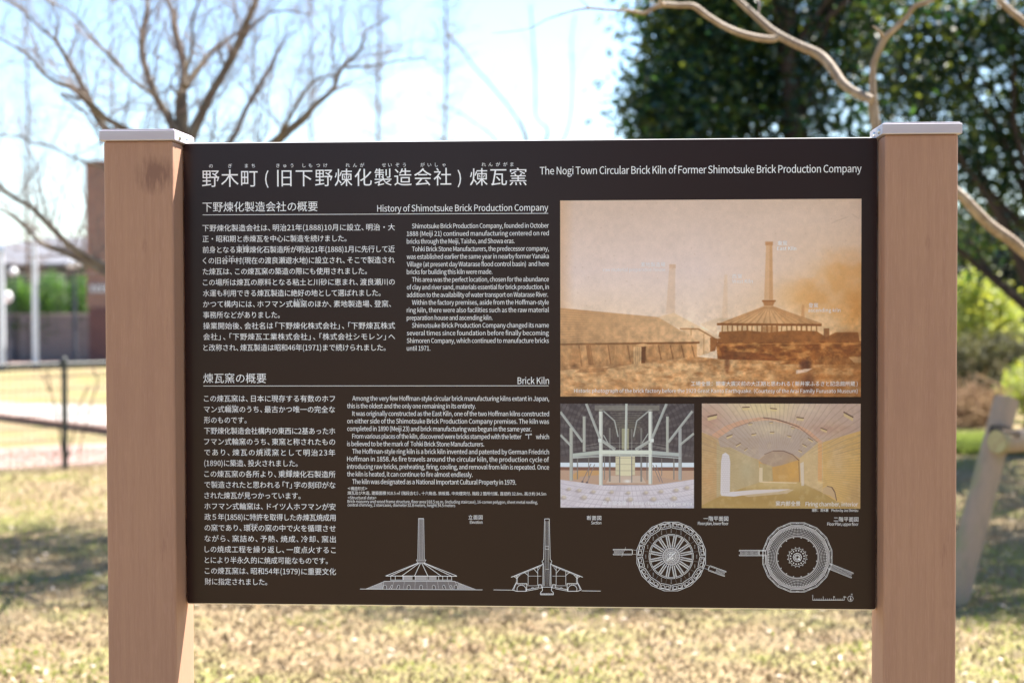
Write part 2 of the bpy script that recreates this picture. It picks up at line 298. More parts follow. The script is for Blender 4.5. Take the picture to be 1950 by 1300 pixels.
LATIN_SRC = r'''
A 608|252,733 4,0 97,0 168,224 436,224 506,0 604,0 355,733|300,658 304,658 340,533 378,410 413,297 191,297 227,410 265,533
B 657|101,733 101,0 334,0 535,54 612,215 570,334 463,390 463,395 542,455 570,554 500,692 318,733|193,660 306,660 436,633 479,542 438,454 302,422 193,422|193,350 321,350 469,318 521,218 468,109 321,74 193,74
C 638|501,719 383,746 151,645 58,366 149,87 377,-13 503,14 602,92 551,151 475,90 381,68 215,149 153,369 217,586 384,665 468,646 534,596 584,656
D 688|101,733 101,0 288,0 541,98 629,369 541,639 284,733|193,658 276,658 470,583 534,369 470,153 276,76 193,76
E 589|101,733 101,0 534,0 534,79 193,79 193,346 471,346 471,425 193,425 193,655 523,655 523,733
F 552|101,733 101,0 193,0 193,329 473,329 473,407 193,407 193,655 523,655 523,733
G 689|522,718 394,746 153,645 58,366 151,87 389,-13 521,11 615,72 615,380 374,380 374,303 530,303 530,111 473,79 398,68 217,149 153,369 220,586 397,665 490,645 555,596 605,656
H 728|193,733 101,733 101,0 193,0 193,346 535,346 535,0 628,0 628,733 535,733 535,426 193,426
I 293|193,733 101,733 101,0 193,0
J 535|439,733 346,733 346,224 317,104 228,68 157,87 101,151 35,103 117,16 237,-13 392,53 439,215
K 646|193,733 101,733 101,0 193,0 193,232 319,382 539,0 642,0 377,455 607,733 502,733 195,365 193,365
L 543|193,733 101,733 101,0 514,0 514,79 193,79
M 812|101,733 101,0 184,0 184,406 180,514 172,622 176,622 235,455 374,74 436,74 574,455 633,622 637,622 629,514 625,406 625,0 711,0 711,733 600,733 460,341 435,265 409,188 405,188 379,265 352,341 212,733
N 723|101,733 101,0 188,0 188,385 184,501 177,614 181,614 260,463 527,0 622,0 622,733 534,733 534,352 538,235 547,120 542,120 463,271 195,733
O 742|371,746 146,646 58,369 146,90 371,-13 597,90 684,369 597,646|213,586 371,665 530,586 589,369 530,150 371,68 213,150 153,369
P 633|101,733 101,0 193,0 193,292 314,292 509,347 584,518 509,686 310,733|193,658 298,658 443,628 492,518 445,403 302,367 193,367
Q 742|371,746 146,646 58,369 132,107 326,-10 425,-135 595,-184 656,-179 700,-167 682,-96 649,-104 605,-107 498,-82 425,-9 613,111 684,369 597,646|213,586 371,665 530,586 589,369 530,146 371,64 213,146 153,369
R 635|101,733 101,0 193,0 193,311 325,311 503,0 607,0 421,321 541,390 586,528 514,688 330,733|193,658 316,658 448,629 494,528 448,421 316,385 193,385
S 596|434,721 313,746 148,691 82,552 131,429 231,364 336,318 424,269 459,187 418,101 305,68 195,93 103,159 48,95 161,16 304,-13 486,48 553,195 509,320 402,391 298,436 216,480 176,559 213,636 313,665 405,647 480,597 528,656
T 599|568,733 31,733 31,655 253,655 253,0 346,0 346,655 568,655
U 721|190,733 98,733 98,302 173,56 361,-13 548,56 624,302 624,733 535,733 535,300 484,118 361,68 240,118 190,300
V 575|98,733 1,733 235,0 342,0 575,733 481,733 363,336 329,215 292,94 288,94 252,215 217,336
W 878|121,733 26,733 181,0 291,0 400,442 419,526 437,609 441,609 459,526 477,442 588,0 700,0 851,733 763,733 684,334 664,215 644,96 638,96 612,216 586,334 484,733 399,733 298,334 271,215 246,96 242,96 220,215 198,334
X 573|133,733 31,733 231,379 17,0 115,0 220,198 249,255 279,317 283,317 316,255 346,198 455,0 557,0 342,374 542,733 445,733 347,546 322,495 295,438 291,438 260,495 233,546
Y 531|97,733 -1,733 219,284 219,0 311,0 311,284 532,733 436,733 342,526 306,446 268,365 264,365 227,446 192,526
Z 603|551,733 85,733 85,655 437,655 50,56 50,0 556,0 556,79 164,79 551,678
a 563|439,496 295,557 174,534 82,486 117,423 191,463 280,481 369,439 392,344 139,277 59,141 104,27 217,-13 313,10 397,65 400,65 408,0 483,0 483,334|201,233 392,283 392,132 317,79 243,61 175,81 147,147
b 618|184,796 92,796 92,0 165,0 173,56 177,56 253,5 331,-13 496,64 567,280 512,482 351,557 261,535 180,481 184,578|328,480 439,425 472,279 428,121 316,64 254,76 184,120 184,406 258,461
c 510|404,538 313,557 130,482 52,271 125,62 306,-13 400,5 482,55 442,117 384,79 314,63 193,120 146,271 194,422 317,480 375,467 425,433 471,493
d 620|528,796 436,796 436,587 441,494 371,540 288,557 124,480 53,271 114,61 277,-13 368,10 442,64 445,64 453,0 528,0|304,480 370,467 436,423 436,138 368,82 297,64 186,119 147,272 193,423
e 554|456,488 295,557 127,480 52,271 128,62 312,-13 411,3 490,42 458,103 395,71 322,60 196,112 142,250 508,250 511,274 512,302|297,484 396,441 432,315 141,315 194,440
f 325|314,804 265,809 146,761 107,630 107,543 33,538 33,469 107,469 107,0 198,0 198,469 313,469 313,543 198,543 198,629 217,709 275,736 305,732 336,721 356,792
g 564|317,553 274,557 132,505 71,363 93,276 142,217 142,213 101,172 82,112 96,58 131,23 131,18 72,-38 51,-105 114,-212 275,-250 476,-194 550,-62 502,36 361,67 254,67 179,84 159,126 169,163 194,191 233,177 274,172 416,223 473,361 461,425 429,473 540,473 540,543 351,543|193,457 274,490 356,457 390,363 356,269 274,234 193,269 159,363|350,-8 432,-23 460,-77 413,-153 288,-187 172,-161 131,-92 144,-45 186,0 223,-6 256,-8
h 607|184,796 92,796 92,0 184,0 184,394 257,456 332,477 411,443 435,332 435,0 526,0 526,344 486,502 360,557 261,530 180,466 184,578
i 275|184,543 92,543 92,0 184,0|182,759 138,775 95,759 78,716 95,672 138,655 182,672 199,716
j 275|184,543 93,543 93,-62 80,-140 26,-169 -2,-166 -26,-159 -44,-228 -9,-238 35,-242 150,-194 184,-62|182,759 138,775 94,759 77,716 94,672 138,655 182,672 199,716
k 552|182,796 92,796 92,0 182,0 182,143 284,262 443,0 542,0 337,324 518,543 416,543 186,257 182,257
l 284|184,796 92,796 92,108 115,19 188,-13 219,-11 241,-5 228,65 217,63 209,63 191,72 184,102
m 926|445,529 347,557 256,530 178,464 176,464 167,543 92,543 92,0 184,0 184,394 255,457 320,477 396,443 421,332 421,0 512,0 512,394 584,457 649,477 725,443 750,332 750,0 841,0 841,344 801,502 677,557 583,528 497,453
n 610|486,502 360,557 260,530 178,464 176,464 167,543 92,543 92,0 184,0 184,394 257,456 332,477 411,443 435,332 435,0 526,0 526,344
o 606|478,482 303,557 128,482 52,271 128,62 303,-13 478,62 554,271|189,422 303,480 417,422 461,271 417,120 303,63 189,120 146,271
p 620|512,482 351,557 259,534 178,480 176,480 167,543 92,543 92,-229 184,-229 184,-45 181,50 256,3 331,-13 496,64 567,280|328,480 439,425 472,279 428,121 316,64 255,76 184,120 184,406 259,461
q 620|372,540 288,557 124,480 53,271 114,61 277,-13 366,9 441,63 436,-36 436,-229 528,-229 528,543 455,543 446,492 444,492|304,480 370,467 436,423 436,138 368,82 297,64 186,119 147,272 193,423
r 388|364,554 332,557 247,526 178,444 176,444 167,543 92,543 92,0 184,0 184,349 249,447 320,475 348,473 373,466 390,545
s 468|343,539 249,557 111,512 62,403 113,300 220,246 305,207 344,143 318,83 237,58 150,76 76,123 32,62 123,8 234,-13 381,35 431,148 378,258 266,313 185,350 149,407 174,463 250,486 316,472 373,438 417,495
t 377|199,696 123,696 113,543 27,538 27,469 108,469 108,168 142,37 262,-13 314,-7 363,7 345,76 315,66 283,61 217,88 199,165 199,469 347,469 347,543 199,543
u 607|176,543 84,543 84,199 124,41 251,-13 349,14 430,85 433,85 440,0 516,0 516,543 425,543 425,158 353,88 278,66 200,100 176,210
v 521|108,543 13,543 209,0 316,0 508,543 418,543 315,234 290,154 265,74 260,74 235,154 210,234
w 802|120,543 27,543 178,0 284,0 361,291 380,369 398,449 403,449 421,370 440,293 518,0 629,0 776,543 688,543 609,229 592,153 576,78 571,78 552,153 533,229 448,543 359,543 274,229 255,153 238,78 233,78 217,153 201,229
x 498|128,543 29,543 194,283 15,0 111,0 184,127 212,176 239,224 244,224 275,176 303,127 383,0 483,0 304,274 469,543 374,543 307,424 283,379 259,333 254,333 227,379 201,424
y 521|108,543 13,543 231,-1 219,-42 172,-126 97,-159 75,-156 55,-150 37,-223 66,-231 101,-234 229,-180 304,-46 508,543 419,543 321,242 299,165 277,88 272,88 244,166 218,242
z 475|437,543 66,543 66,469 321,469 35,49 35,0 446,0 446,74 150,74 437,494
0 555|278,746 112,653 50,369 112,82 278,-13 444,82 506,369 444,653|177,602 278,674 379,602 418,369 379,134 278,61 177,134 138,369
1 555|343,733 273,733 206,703 121,681 121,623 252,623 252,76 88,76 88,0 490,0 490,76 343,76
2 555|412,687 256,746 135,717 40,639 93,587 162,648 245,672 347,631 380,527 298,319 44,54 44,0 505,0 505,79 302,79 242,77 182,72 391,308 470,531
3 555|414,698 260,746 147,721 56,659 105,601 175,652 257,672 348,640 381,556 337,456 178,416 178,346 356,306 406,199 365,100 257,63 152,89 76,147 29,88 121,18 263,-13 430,42 499,196 454,319 344,382 344,387 438,452 474,563
4 555|426,733 325,733 20,262 20,202 340,202 340,0 426,0 426,202 524,202 524,275 426,275|341,633 345,633 342,566 340,500 340,275 115,275 282,525 313,579
5 555|110,733 86,391 135,360 193,392 257,403 368,359 409,236 364,109 253,63 147,88 73,144 27,84 120,17 262,-13 428,53 502,238 437,416 281,472 222,464 171,443 190,655 466,655 466,733
6 555|426,725 327,746 138,656 56,350 126,78 301,-13 449,53 512,225 457,398 308,455 221,432 142,367 200,604 331,671 395,656 447,615 499,671|293,387 392,343 425,225 389,105 301,59 192,120 144,294 220,366
7 555|508,733 49,733 49,655 405,655 252,357 198,0 293,0 341,364 508,678
8 555|429,690 282,744 139,693 81,558 111,459 180,389 180,385 88,307 46,182 112,42 280,-13 446,42 509,176 472,297 386,369 386,374 451,446 483,551|197,644 281,676 372,638 405,546 386,468 330,398 214,458 164,558|155,285 228,356 364,289 422,179 383,90 281,55 171,93 127,190
9 555|254,746 106,681 44,508 99,336 246,278 337,302 415,367 356,130 232,63 164,78 108,119 58,62 132,8 235,-13 419,81 501,398 430,659|166,629 255,675 366,616 414,444 338,369 261,346 163,390 130,508
( 338|295,792 239,818 131,582 92,311 131,39 239,-196 295,-171 199,60 168,311 199,561
) 338|207,582 99,818 42,792 139,561 171,311 139,59 42,-171 99,-196 207,40 246,311
, 278|201,98 144,126 96,109 75,62 95,15 142,-2 153,-1 126,-81 53,-136 75,-190 182,-107 221,19
. 278|186,107 139,126 92,107 73,56 92,6 139,-13 186,6 205,56
- 347|302,315 46,315 46,245 302,245
" 474|186,771 90,771 92,669 110,483 167,483 184,669|383,771 286,771 288,669 307,483 362,483 381,669
< 555|518,517 518,596 38,407 38,335 518,146 518,226 281,313 131,369 131,373 281,429
> 555|518,407 38,596 38,517 274,429 424,373 424,369 274,313 38,226 38,146 518,335
: 278|186,510 139,530 92,510 73,460 92,409 139,390 186,409 205,460|186,107 139,126 92,107 73,56 92,6 139,-13 186,6 205,56
“ 1000|770,809 749,847 663,776 624,660 647,592 703,565 754,586 771,630 754,676 709,694 693,692 681,686 705,754|962,809 941,847 855,776 816,660 839,592 895,565 946,586 963,630 946,676 900,694 885,692 873,686 897,754
” 1000|353,816 297,843 246,823 229,778 246,733 291,714 307,717 319,722 295,654 230,599 251,561 338,632 376,748|161,816 105,843 54,823 37,778 54,733 100,714 115,717 127,722 103,654 38,599 59,561 146,632 184,748
  224
'''
# ================================================================= THE SIGN
ZB = 0.95; YP = 0.062; PH = 0.8036
def pan(px, py):
    v = fw + (px - 975) / F * rt - (py - 650) / F * up
    t = (YP - CAM.y) / v.y; p = CAM + t * v
    return p.x, p.z
sign = thing('information_sign', (0, 0.06, 0), 'large dark brown bilingual information board held between two brown posts', 'information sign')
W = 0.1203
for side in (-1, 1):
    x0, x1 = (-0.6 - W, -0.6) if side < 0 else (0.6, 0.6 + W)
    mb = MB(); mb.box(x0, x1, 0, W, -0.3, ZB + 0.8036)
    post = mb.build('post', M['post_left'] if side < 0 else M['post'], sign, loc=((x0 + x1) / 2, 0.06, 0), bevel=0.006, seg=4)
    tag(post, 'brown post on the left, with a darker smudge below its cap' if side < 0 else 'brown post on the right')
    e = 0.0052
    mb = MB(); mb.box(x0 - e, x1 + e, -e, W + e, ZB + 0.8030, ZB + 0.8205)
    cap = mb.build('post_cap', M['cap'], post, loc=((x0 + x1) / 2, 0.06, ZB + 0.81), bevel=0.0016, seg=3)
    mb = MB(); mb.box(x0 - e + 0.003, x1 + e - 0.003, -e + 0.003, W + e - 0.003, ZB + 0.8208, ZB + 0.8228)
    mb.build('cap_plate', M['cap'], post, loc=((x0 + x1) / 2, 0.06, ZB + 0.82), bevel=0.0008)
    mb = MB()
    cx = (x0 + x1) / 2 + 0.002
    ring = lambda r, z: [(cx + r * cos(2 * pi * k / 12), 0.05 + r * sin(2 * pi * k / 12), z) for k in range(12)]
    mb.tube([(cx, 0.05, ZB + 0.8229), (cx, 0.05, ZB + 0.8262), (cx, 0.05, ZB + 0.8275)], [0.0052, 0.005, 0.003], 12)
    mb.build('cap_bolt', M['steel'], post, loc=(cx, 0.05, ZB + 0.8229))
    for yy in (0.026, 0.074):
        xs = x1 + e if side < 0 else x0 - e
        dx = 0.002 if side < 0 else -0.002
        mb = MB(); mb.tube([(xs, yy, ZB + 0.8105), (xs + dx, yy, ZB + 0.8105), (xs + 1.3 * dx, yy, ZB + 0.8105)], [0.0045, 0.004, 0.0022], 10)
        mb.build('cap_rivet', M['steel'], post, loc=(xs, yy, ZB + 0.81))
# board: printed face, folded metal edge and back tray
mb = MB()
px0, px1, z0, z1 = -0.5975, 0.5975, ZB, ZB + PH
def rrect(x0, x1, z0, z1, r, n=5):
    out = []
    for (cx, cz, a0) in ((x1 - r, z1 - r, 0), (x0 + r, z1 - r, 90), (x0 + r, z0 + r, 180), (x1 - r, z0 + r, 270)):
        for k in range(n + 1):
            a = R(a0 + 90 * k / n); out.append((cx + r * cos(a), cz + r * sin(a)))
    return out
def plate(name, x0, x1, z0, z1, ya, yb, r, m, parent, chamfer=0.0):
    L = rrect(x0, x1, z0, z1, r); n = len(L); mb = MB()
    Li = rrect(x0 + chamfer, x1 - chamfer, z0 + chamfer, z1 - chamfer, max(r - chamfer, 0.0005))
    V = [(x, ya, z) for x, z in Li] + [(x, ya + chamfer, z) for x, z in L] + [(x, yb, z) for x, z in L]
    Fc = [tuple(range(n))[::-1]] + [(2 * n + k) for k in range(0)] 
    Fc = [tuple(reversed(range(n))), tuple(range(2 * n, 3 * n))]
    for k in range(n):
        j = (k + 1) % n
        Fc.append((k, j, n + j, n + k)); Fc.append((n + k, n + j, 2 * n + j, 2 * n + k))
    mb.add(V, Fc)
    bm = None
    o = mb.build(name, m, parent, loc=(0, (ya + yb) / 2, (z0 + z1) / 2))
    bm = bmesh.new(); bm.from_mesh(o.data); bmesh.ops.recalc_face_normals(bm, faces=bm.faces); bm.to_mesh(o.data); bm.free()
    return o
panel = plate('panel', px0, px1, z0, z1, YP, YP + 0.003, 0.004, M['panel'], sign, 0.0006)
tag(panel, 'dark brown printed panel with white text, photographs and drawings')
plate('panel_frame', px0 - 0.0008, px1 + 0.0008, z0 - 0.0022, z1 + 0.0014, YP + 0.0032, YP + 0.018, 0.004, M['edge'], sign, 0.001)
for sx in (-0.5988, 0.5988):
    for zz in (ZB + 0.12, ZB + 0.68):
        mb = MB(); a, b = (sx - 0.001, sx + 0.03) if sx < 0 else (sx - 0.03, sx + 0.001)
        mb.box(a, b, YP + 0.0182, YP + 0.0215, zz - 0.03, zz + 0.03)
        mb.build('bracket', M['steel'], sign, loc=(sx, YP + 0.02, zz), bevel=0.0008)

# ---------------------------------------------------------------- lettering
LATIN = {}
for ln in LATIN_SRC.strip('\n').split('\n'):
    ch = ln[0]; parts = ln[2:].split('|')
    LATIN[ch] = (int(parts[0]) / 1000, [[tuple(int(q) / 1000 for q in p.split(',')) for p in L.split()] for L in parts[1:]])
GL = {}
_tc = bpy.data.curves.new('glyph', 'FONT'); _tc.size = 1; _tc.resolution_u = 2
_to = bpy.data.objects.new('glyph', _tc); COL.objects.link(_to)
def cjk(ch):
    _tc.body = ch; _to.update_tag(); bpy.context.view_layer.update()
    dg = bpy.context.evaluated_depsgraph_get(); dg.update()
    e = _to.evaluated_get(dg); m = e.to_mesh()
    v = np.array([(p.co.x, p.co.y) for p in m.vertices]).reshape(-1, 2); f = [tuple(p.vertices) for p in m.polygons]
    e.to_mesh_clear()
    return v, f
# design origin of the fallback glyphs: full-width box is 1 em wide, glyph placed with its own bearing
def glyph(ch):
    if ch in GL: return GL[ch]
    if ch in LATIN:
        adv, loops = LATIN[ch]
        if loops:
            area = lambda L: sum(a[0] * b[1] - b[0] * a[1] for a, b in zip(L, L[1:] + L[:1]))
            big = max(loops, key=lambda L: abs(area(L))); sg = area(big) > 0
            outs = [L for L in loops if (area(L) > 0) == sg]; holes = [L for L in loops if (area(L) > 0) != sg]
            def inside(p, L):
                c = False
                for a, b in zip(L, L[1:] + L[:1]):
                    if (a[1] > p[1]) != (b[1] > p[1]) and p[0] < (b[0] - a[0]) * (p[1] - a[1]) / (b[1] - a[1]) + a[0]: c = not c
                return c
            v, f = [], []
            for O in outs:
                grp = [O] + [H for H in holes if inside(H[0], O)]; nb = len(v)
                f += [tuple(nb + i for i in reversed(t)) for t in tessellate_polygon([[Vector((x, y, 0)) for x, y in L] for L in grp])]
                v += [p for L in grp for p in L]
            v = np.array(v)
        else: v, f = np.zeros((0, 2)), []
    elif ch == '\u3000': adv, v, f = 1.0, np.zeros((0, 2)), []
    else:
        v, f = cjk(ch); adv = 1.0
        if ch in '、。」': adv = 0.62
        if ch in '「（':
            adv = 0.62; v = v - [0.38, 0]
        if ch in '）': adv = 0.62
        if ch in 'のたくしとこりてうに': adv = 0.97
    GL[ch] = (adv, v, f); return GL[ch]

_lay = [0]
def lay():
    _lay[0] = (_lay[0] + 1) % 500; return _lay[0] * 4e-7      # no two printed strokes in one plane
def text(mb, s, x0, x1, yb, em, mi=0, track=None, squash=1.0, yend=None):
    """lay the string between source pixels x0..x1 on a baseline at source row yb; em in source pixels"""
    X0, Z0 = pan(x0, yb); X1, _ = pan(x1, yb)
    k = abs(pan(x0, yb)[1] - pan(x0, yb - em)[1])      # metres per em
    gs = [glyph(c) for c in s]
    # ink edges
    li = gs[0][1][:, 0].min() if len(gs[0][1]) else 0
    last = gs[-1]; ri = last[0] - (last[1][:, 0].max() if len(last[1]) else last[0])
    nat = sum(g[0] for g in gs) - li - ri
    if x1 is None: tr = 0
    n = max(len(s) - 1, 1)
    tr = ((X1 - X0) / k / squash - nat) / n if track is None else track
    if len(s) == 1: tr = 0
    x = -li; hs = squash; e_ = lay()
    for g in gs:
        if len(g[1]):
            V = [(X0 + (x + a) * k * hs, YP - 0.0008 - e_, Z0 + b * k) for a, b in g[1]]
            mb.add(V, g[2], mi)
        x += g[0] + tr
def fit(mb, s, x0, x1, yb, em, mi=0):
    """same, but if the natural setting is far off, squeeze the glyphs a little instead of only the gaps"""
    gs = [glyph(c) for c in s]; X0, _ = pan(x0, yb); X1, _ = pan(x1, yb)
    k = abs(pan(x0, yb)[1] - pan(x0, yb - em)[1]); nat = sum(g[0] for g in gs)
    r = (X1 - X0) / (k * nat)
    sq = 1.0 if r > 1 else max(r ** 0.6, 0.7)
    text(mb, s, x0, x1, yb, em, mi, squash=sq)
def block(name, lab, fn, mats=None):
    mb = MB(); fn(mb)
    o = mb.build(name, mats or [M['ink']], panel); tag(o, lab); return o

def title_jp(mb):
    fit(mb, '野木町', 385, 491, 353.6, 36); text(mb, '(', 505, 513, 351.5, 33)
    fit(mb, '旧下野煉化製造会社', 528, 859.5, 352.6, 36); text(mb, ')', 871.5, 880, 350.5, 33)
    fit(mb, '煉瓦窯', 895, 1003, 350.8, 36)
block('title_lettering', 'large white Japanese title', title_jp)
_fur = list(zip('のぎまちきゅうしもつけれんがせいぞうがいしゃれんががま',
                     (402, 438.5, 470, 483, 530, 543.5, 557, 580, 591.5, 606, 620, 662, 676, 689.5, 731, 743, 757, 771, 804.5, 818, 832, 846, 921, 934, 948, 962, 975.5)))
for a_, b_ in ((0, 1), (1, 2), (2, 4), (4, 7), (7, 11), (11, 14), (14, 18), (18, 22), (22, 27)):
    block('reading_aid_lettering', None, lambda mb: [text(mb, ch, x - 3.6, x + 3.6, 319.6 - (x - 400) * 0.0055, 8.8) for ch, x in _fur[a_:b_]])
block('title_lettering', 'white English title', lambda mb: fit(mb, 'The Nogi Town Circular Brick Kiln of Former Shimotsuke Brick Production Company', 1028, 1640.5, 332.6, 19.6))
def rule(mb, x0, y0, x1, y1, w=1.0, mi=0):
    e_ = lay()
    (a, b), (c, d) = pan(x0, y0), pan(x1, y1); k = abs(pan(x0, y0)[1] - pan(x0, y0 - w)[1]) / 2
    L = math.hypot(c - a, d - b) or 1e-9; nx, nz = -(d - b) / L * k, (c - a) / L * k
    mb.add([(a - nx, YP - 0.0005 - e_, b - nz), (c - nx, YP - 0.0005 - e_, d - nz), (c + nx, YP - 0.0005 - e_, d + nz), (a + nx, YP - 0.0005 - e_, b + nz)], [(0, 1, 2, 3)], mi)
def head1(mb):
    fit(mb, '下野煉化製造会社の概要', 386, 605, 402.0, 20.6); fit(mb, 'History of Shimotsuke Brick Production Company', 718.5, 1044, 403.2, 16.8)
    rule(mb, 386, 409.3, 1044, 406.4, 1.0)
block('heading_lettering', 'underlined heading of the upper text', head1)
JP1 = [('下野煉化製造会社は、明治21年(1888)10月に設立、明治・大', 752), ('正・昭和期と赤煉瓦を中心に製造を続けました。', 660),
 ('前身となる東輝煉化石製造所が明治21年(1888)1月に先行して近', 752), ('くの旧谷中村(現在の渡良瀬遊水地)に設立され、そこで製造され', 752),
 ('た煉瓦は、この煉瓦窯の築造の際にも使用されました。', 699), ('この場所は煉瓦の原料となる粘土と川砂に恵まれ、渡良瀬川の', 752),
 ('水運も利用できる煉瓦製造に絶好の地として選ばれました。', 725), ('かつて構内には、ホフマン式輪窯のほか、素地製造場、登窯、', 745),
 ('事務所などがありました。', 533), ('操業開始後、会社名は「下野煉化株式会社」、「下野煉瓦株式', 752.5),
 ('会社」、「下野煉瓦工業株式会社」、「株式会社シモレン」へ', 752.5), ('と改称され、煉瓦製造は昭和46年(1971)まで続けられました。', 734.5)]
def jp1(mb):
    for i, (s, x1) in enumerate(JP1): fit(mb, s, 385.8 + 0.16 * i, x1, 439.6 + 20.66 * i, 14.0)
    for s, x0, dx, y in (('とうき', 456, 7.6, 469.5), ('やなか', 431, 6.5, 490), ('りんよう', 562, 4.6, 572)):
        for j, ch in enumerate(s): text(mb, ch, x0 + dx * j - 1.7, x0 + dx * j + 1.7, y, 4.2)
block('paragraph_lettering', 'upper Japanese text block', jp1)
EN1 = [(1, 'Shimotsuke Brick Production Company, founded in October', 0), (0, '1888 (Meiji 21) continued manufacturing centered on red', 0), (0, 'bricks through the Meiji, Taisho, and Showa eras.', 980),
 (1, 'Tohki Brick Stone Manufacturers, the predecessor company,', 0), (0, 'was established earlier the same year in nearby former Yanaka', 0), (0, 'Village (at present day Watarase flood control basin)  and here', 0), (0, 'bricks for building this kiln were made.', 937.6),
 (1, 'This area was the perfect location, chosen for the abundance', 0), (0, 'of clay and river sand, materials essential for brick production, in', 0), (0, 'addition to the availability of water transport on Watarase River.', 1043.6),
 (1, 'Within the factory premises, aside from the Hoffman-style', 0), (0, 'ring kiln, there were also facilities such as the raw material', 0), (0, 'preparation house and ascending kiln.', 938),
 (1, 'Shimotsuke Brick Production Company changed its name', 0), (0, 'several times since foundation before finally becoming', 0), (0, 'Shimoren Company, which continued to manufacture bricks', 0), (0, 'until 1971.', 819.6)]
def en1(mb):
    for i, (ind, s, x1) in enumerate(EN1): fit(mb, s, 784.7 if ind else 774.8, x1 or 1045.2, 435.0 + 14.52 * i, 12.0)
block('paragraph_lettering', 'upper English text block', en1)
def head2(mb):
    fit(mb, '煉瓦窯の概要', 387.5, 507, 727.4, 20.4); fit(mb, 'Brick Kiln', 985.8, 1045.5, 730.8, 17.2)
    rule(mb, 387.5, 734.6, 1045, 734.2, 1.0)
block('heading_lettering', 'underlined heading of the lower text', head2)
JP2 = [('この煉瓦窯は、日本に現存する有数のホフ', 0), ('マン式輪窯のうち、最古かつ唯一の完全な', 0), ('形のものです。', 469.7), ('下野煉化製造会社構内の東西に2基あったホ', 0),
 ('フマン式輪窯のうち、東窯と称されたもの', 0), ('であり、煉瓦の焼成窯として明治23年', 0), ('(1890)に築造、投火されました。', 567), ('この煉瓦窯の各所より、東輝煉化石製造所', 0),
 ('で製造されたと思われる「T」字の刻印がな', 0), ('された煉瓦が見つかっています。', 572.5), ('ホフマン式輪窯は、ドイツ人ホフマンが安', 0), ('政５年(1858)に特許を取得した赤煉瓦焼成用', 0),
 ('の窯であり、環状の窯の中で火を循環させ', 0), ('ながら、窯詰め、予熱、焼成、冷却、窯出', 0), ('しの焼成工程を繰り返し、一度点火するこ', 0), ('とにより半永久的に焼成可能なものです。', 624.5),
 ('この煉瓦窯は、昭和54年(1979)に重要文化', 0), ('財に指定されました。', 509)]
def jp2(mb):
    for i, (s, x1) in enumerate(JP2): fit(mb, s, 388.6 + 0.1 * i, x1 or 638.0 + 0.12 * i, 763.6 + 20.46 * i, 14.0)
    for s, x0, dx, y in (('りんよう', 435, 4.4, 773.4), ('しょうせい', 500, 3.6, 856), ('とうき', 540, 7.3, 897), ('かんじょう', 477, 3.2, 999)):
        for j, ch in enumerate(s): text(mb, ch, x0 + dx * j - 1.5, x0 + dx * j + 1.5, y, 4.0)
block('paragraph_lettering', 'lower Japanese text block', jp2)
EN2 = [(1, 'Among the very few Hoffman-style circular brick manufacturing kilns extant in Japan,', 0), (0, 'this is the oldest and the only one remaining in its entirety.', 906),
 (1, 'It was originally constructed as the East Kiln, one of the two Hoffman kilns constructed', 0), (0, 'on either side of the Shimotsuke Brick Production Company premises. The kiln was', 0), (0, 'completed in 1890 (Meiji 23) and brick manufacturing was begun in the same year.', 1012),
 (1, 'From various places of the kiln, discovered were bricks stamped with the letter “T” which', 0), (0, 'is believed to be the mark of  Tohki Brick Stone Manufacturers.', 922),
 (1, 'The Hoffman-style ring kiln is a brick kiln invented and patented by German Friedrich', 0), (0, 'Hoffman in 1858. As fire travels around the circular kiln, the production cycle of', 0), (0, 'introducing raw bricks, preheating, firing, cooling, and removal from kiln is repeated. Once', 0), (0, 'the kiln is heated, it can continue to fire almost endlessly.', 900),
 (1, 'The kiln was designated as a National Important Cultural Property in 1979.', 982.7)]
def en2(mb):
    for i, (ind, s, x1) in enumerate(EN2): fit(mb, s, 671 if ind else 661.2, x1 or 1045.6, 762.4 + 14.39 * i, 12.0)
block('paragraph_lettering', 'lower English text block', en2)
def small(mb):
    text(mb, '<', 662.5, 667, 932.6, 9); fit(mb, '構造形式', 668, 694, 932.2, 7.3); text(mb, '>', 695, 699.5, 932.6, 9)
    fit(mb, '煉瓦及び木造、建築面積 918.5 ㎡（階段含む）、十六角造、鉄板葺、中央煙突付、階段 2 箇所付属、直径約 32.8m、高さ約 34.5m', 662, 1040, 940.8, 7.7)
    fit(mb, '<Structural data>', 662.5, 717, 949.6, 7.6)
    fit(mb, 'Brick masonry and wood frame structure, floor area 918.5 sq.m. (including staircase), 16-corner polygon, sheet metal roofing,', 662, 1024, 956.6, 7.6)
    fit(mb, 'central chimney, 2 staircases, diameter 32.8 meters, height 34.5 meters', 662, 867, 963.4, 7.6)
block('note_lettering', 'smallest text, structural data', small)
def cap_(*rows):
    block('caption_lettering', None, lambda mb: [fit(mb, *r_) for r_ in rows])
cap_(('立面図', 892, 919, 987.6, 9.3), ('Elevation', 895, 919, 996.2, 7.8))
cap_(('断面図', 1118, 1145, 988.8, 9.3), ('Section', 1125.8, 1145, 997.4, 7.8))
cap_(('一階平面図', 1339.5, 1386.8, 990.3, 9.8), ('Floor plan, lower floor', 1329, 1387, 998.6, 7.9))
cap_(('二階平面図', 1587.5, 1634.6, 991.6, 9.8), ('Floor Plan, upper floor', 1575.3, 1634.6, 999.8, 7.9))
cap_(('撮影：清水襄　Photos by Joe Shimizu', 1546, 1634, 973.2, 6.6))

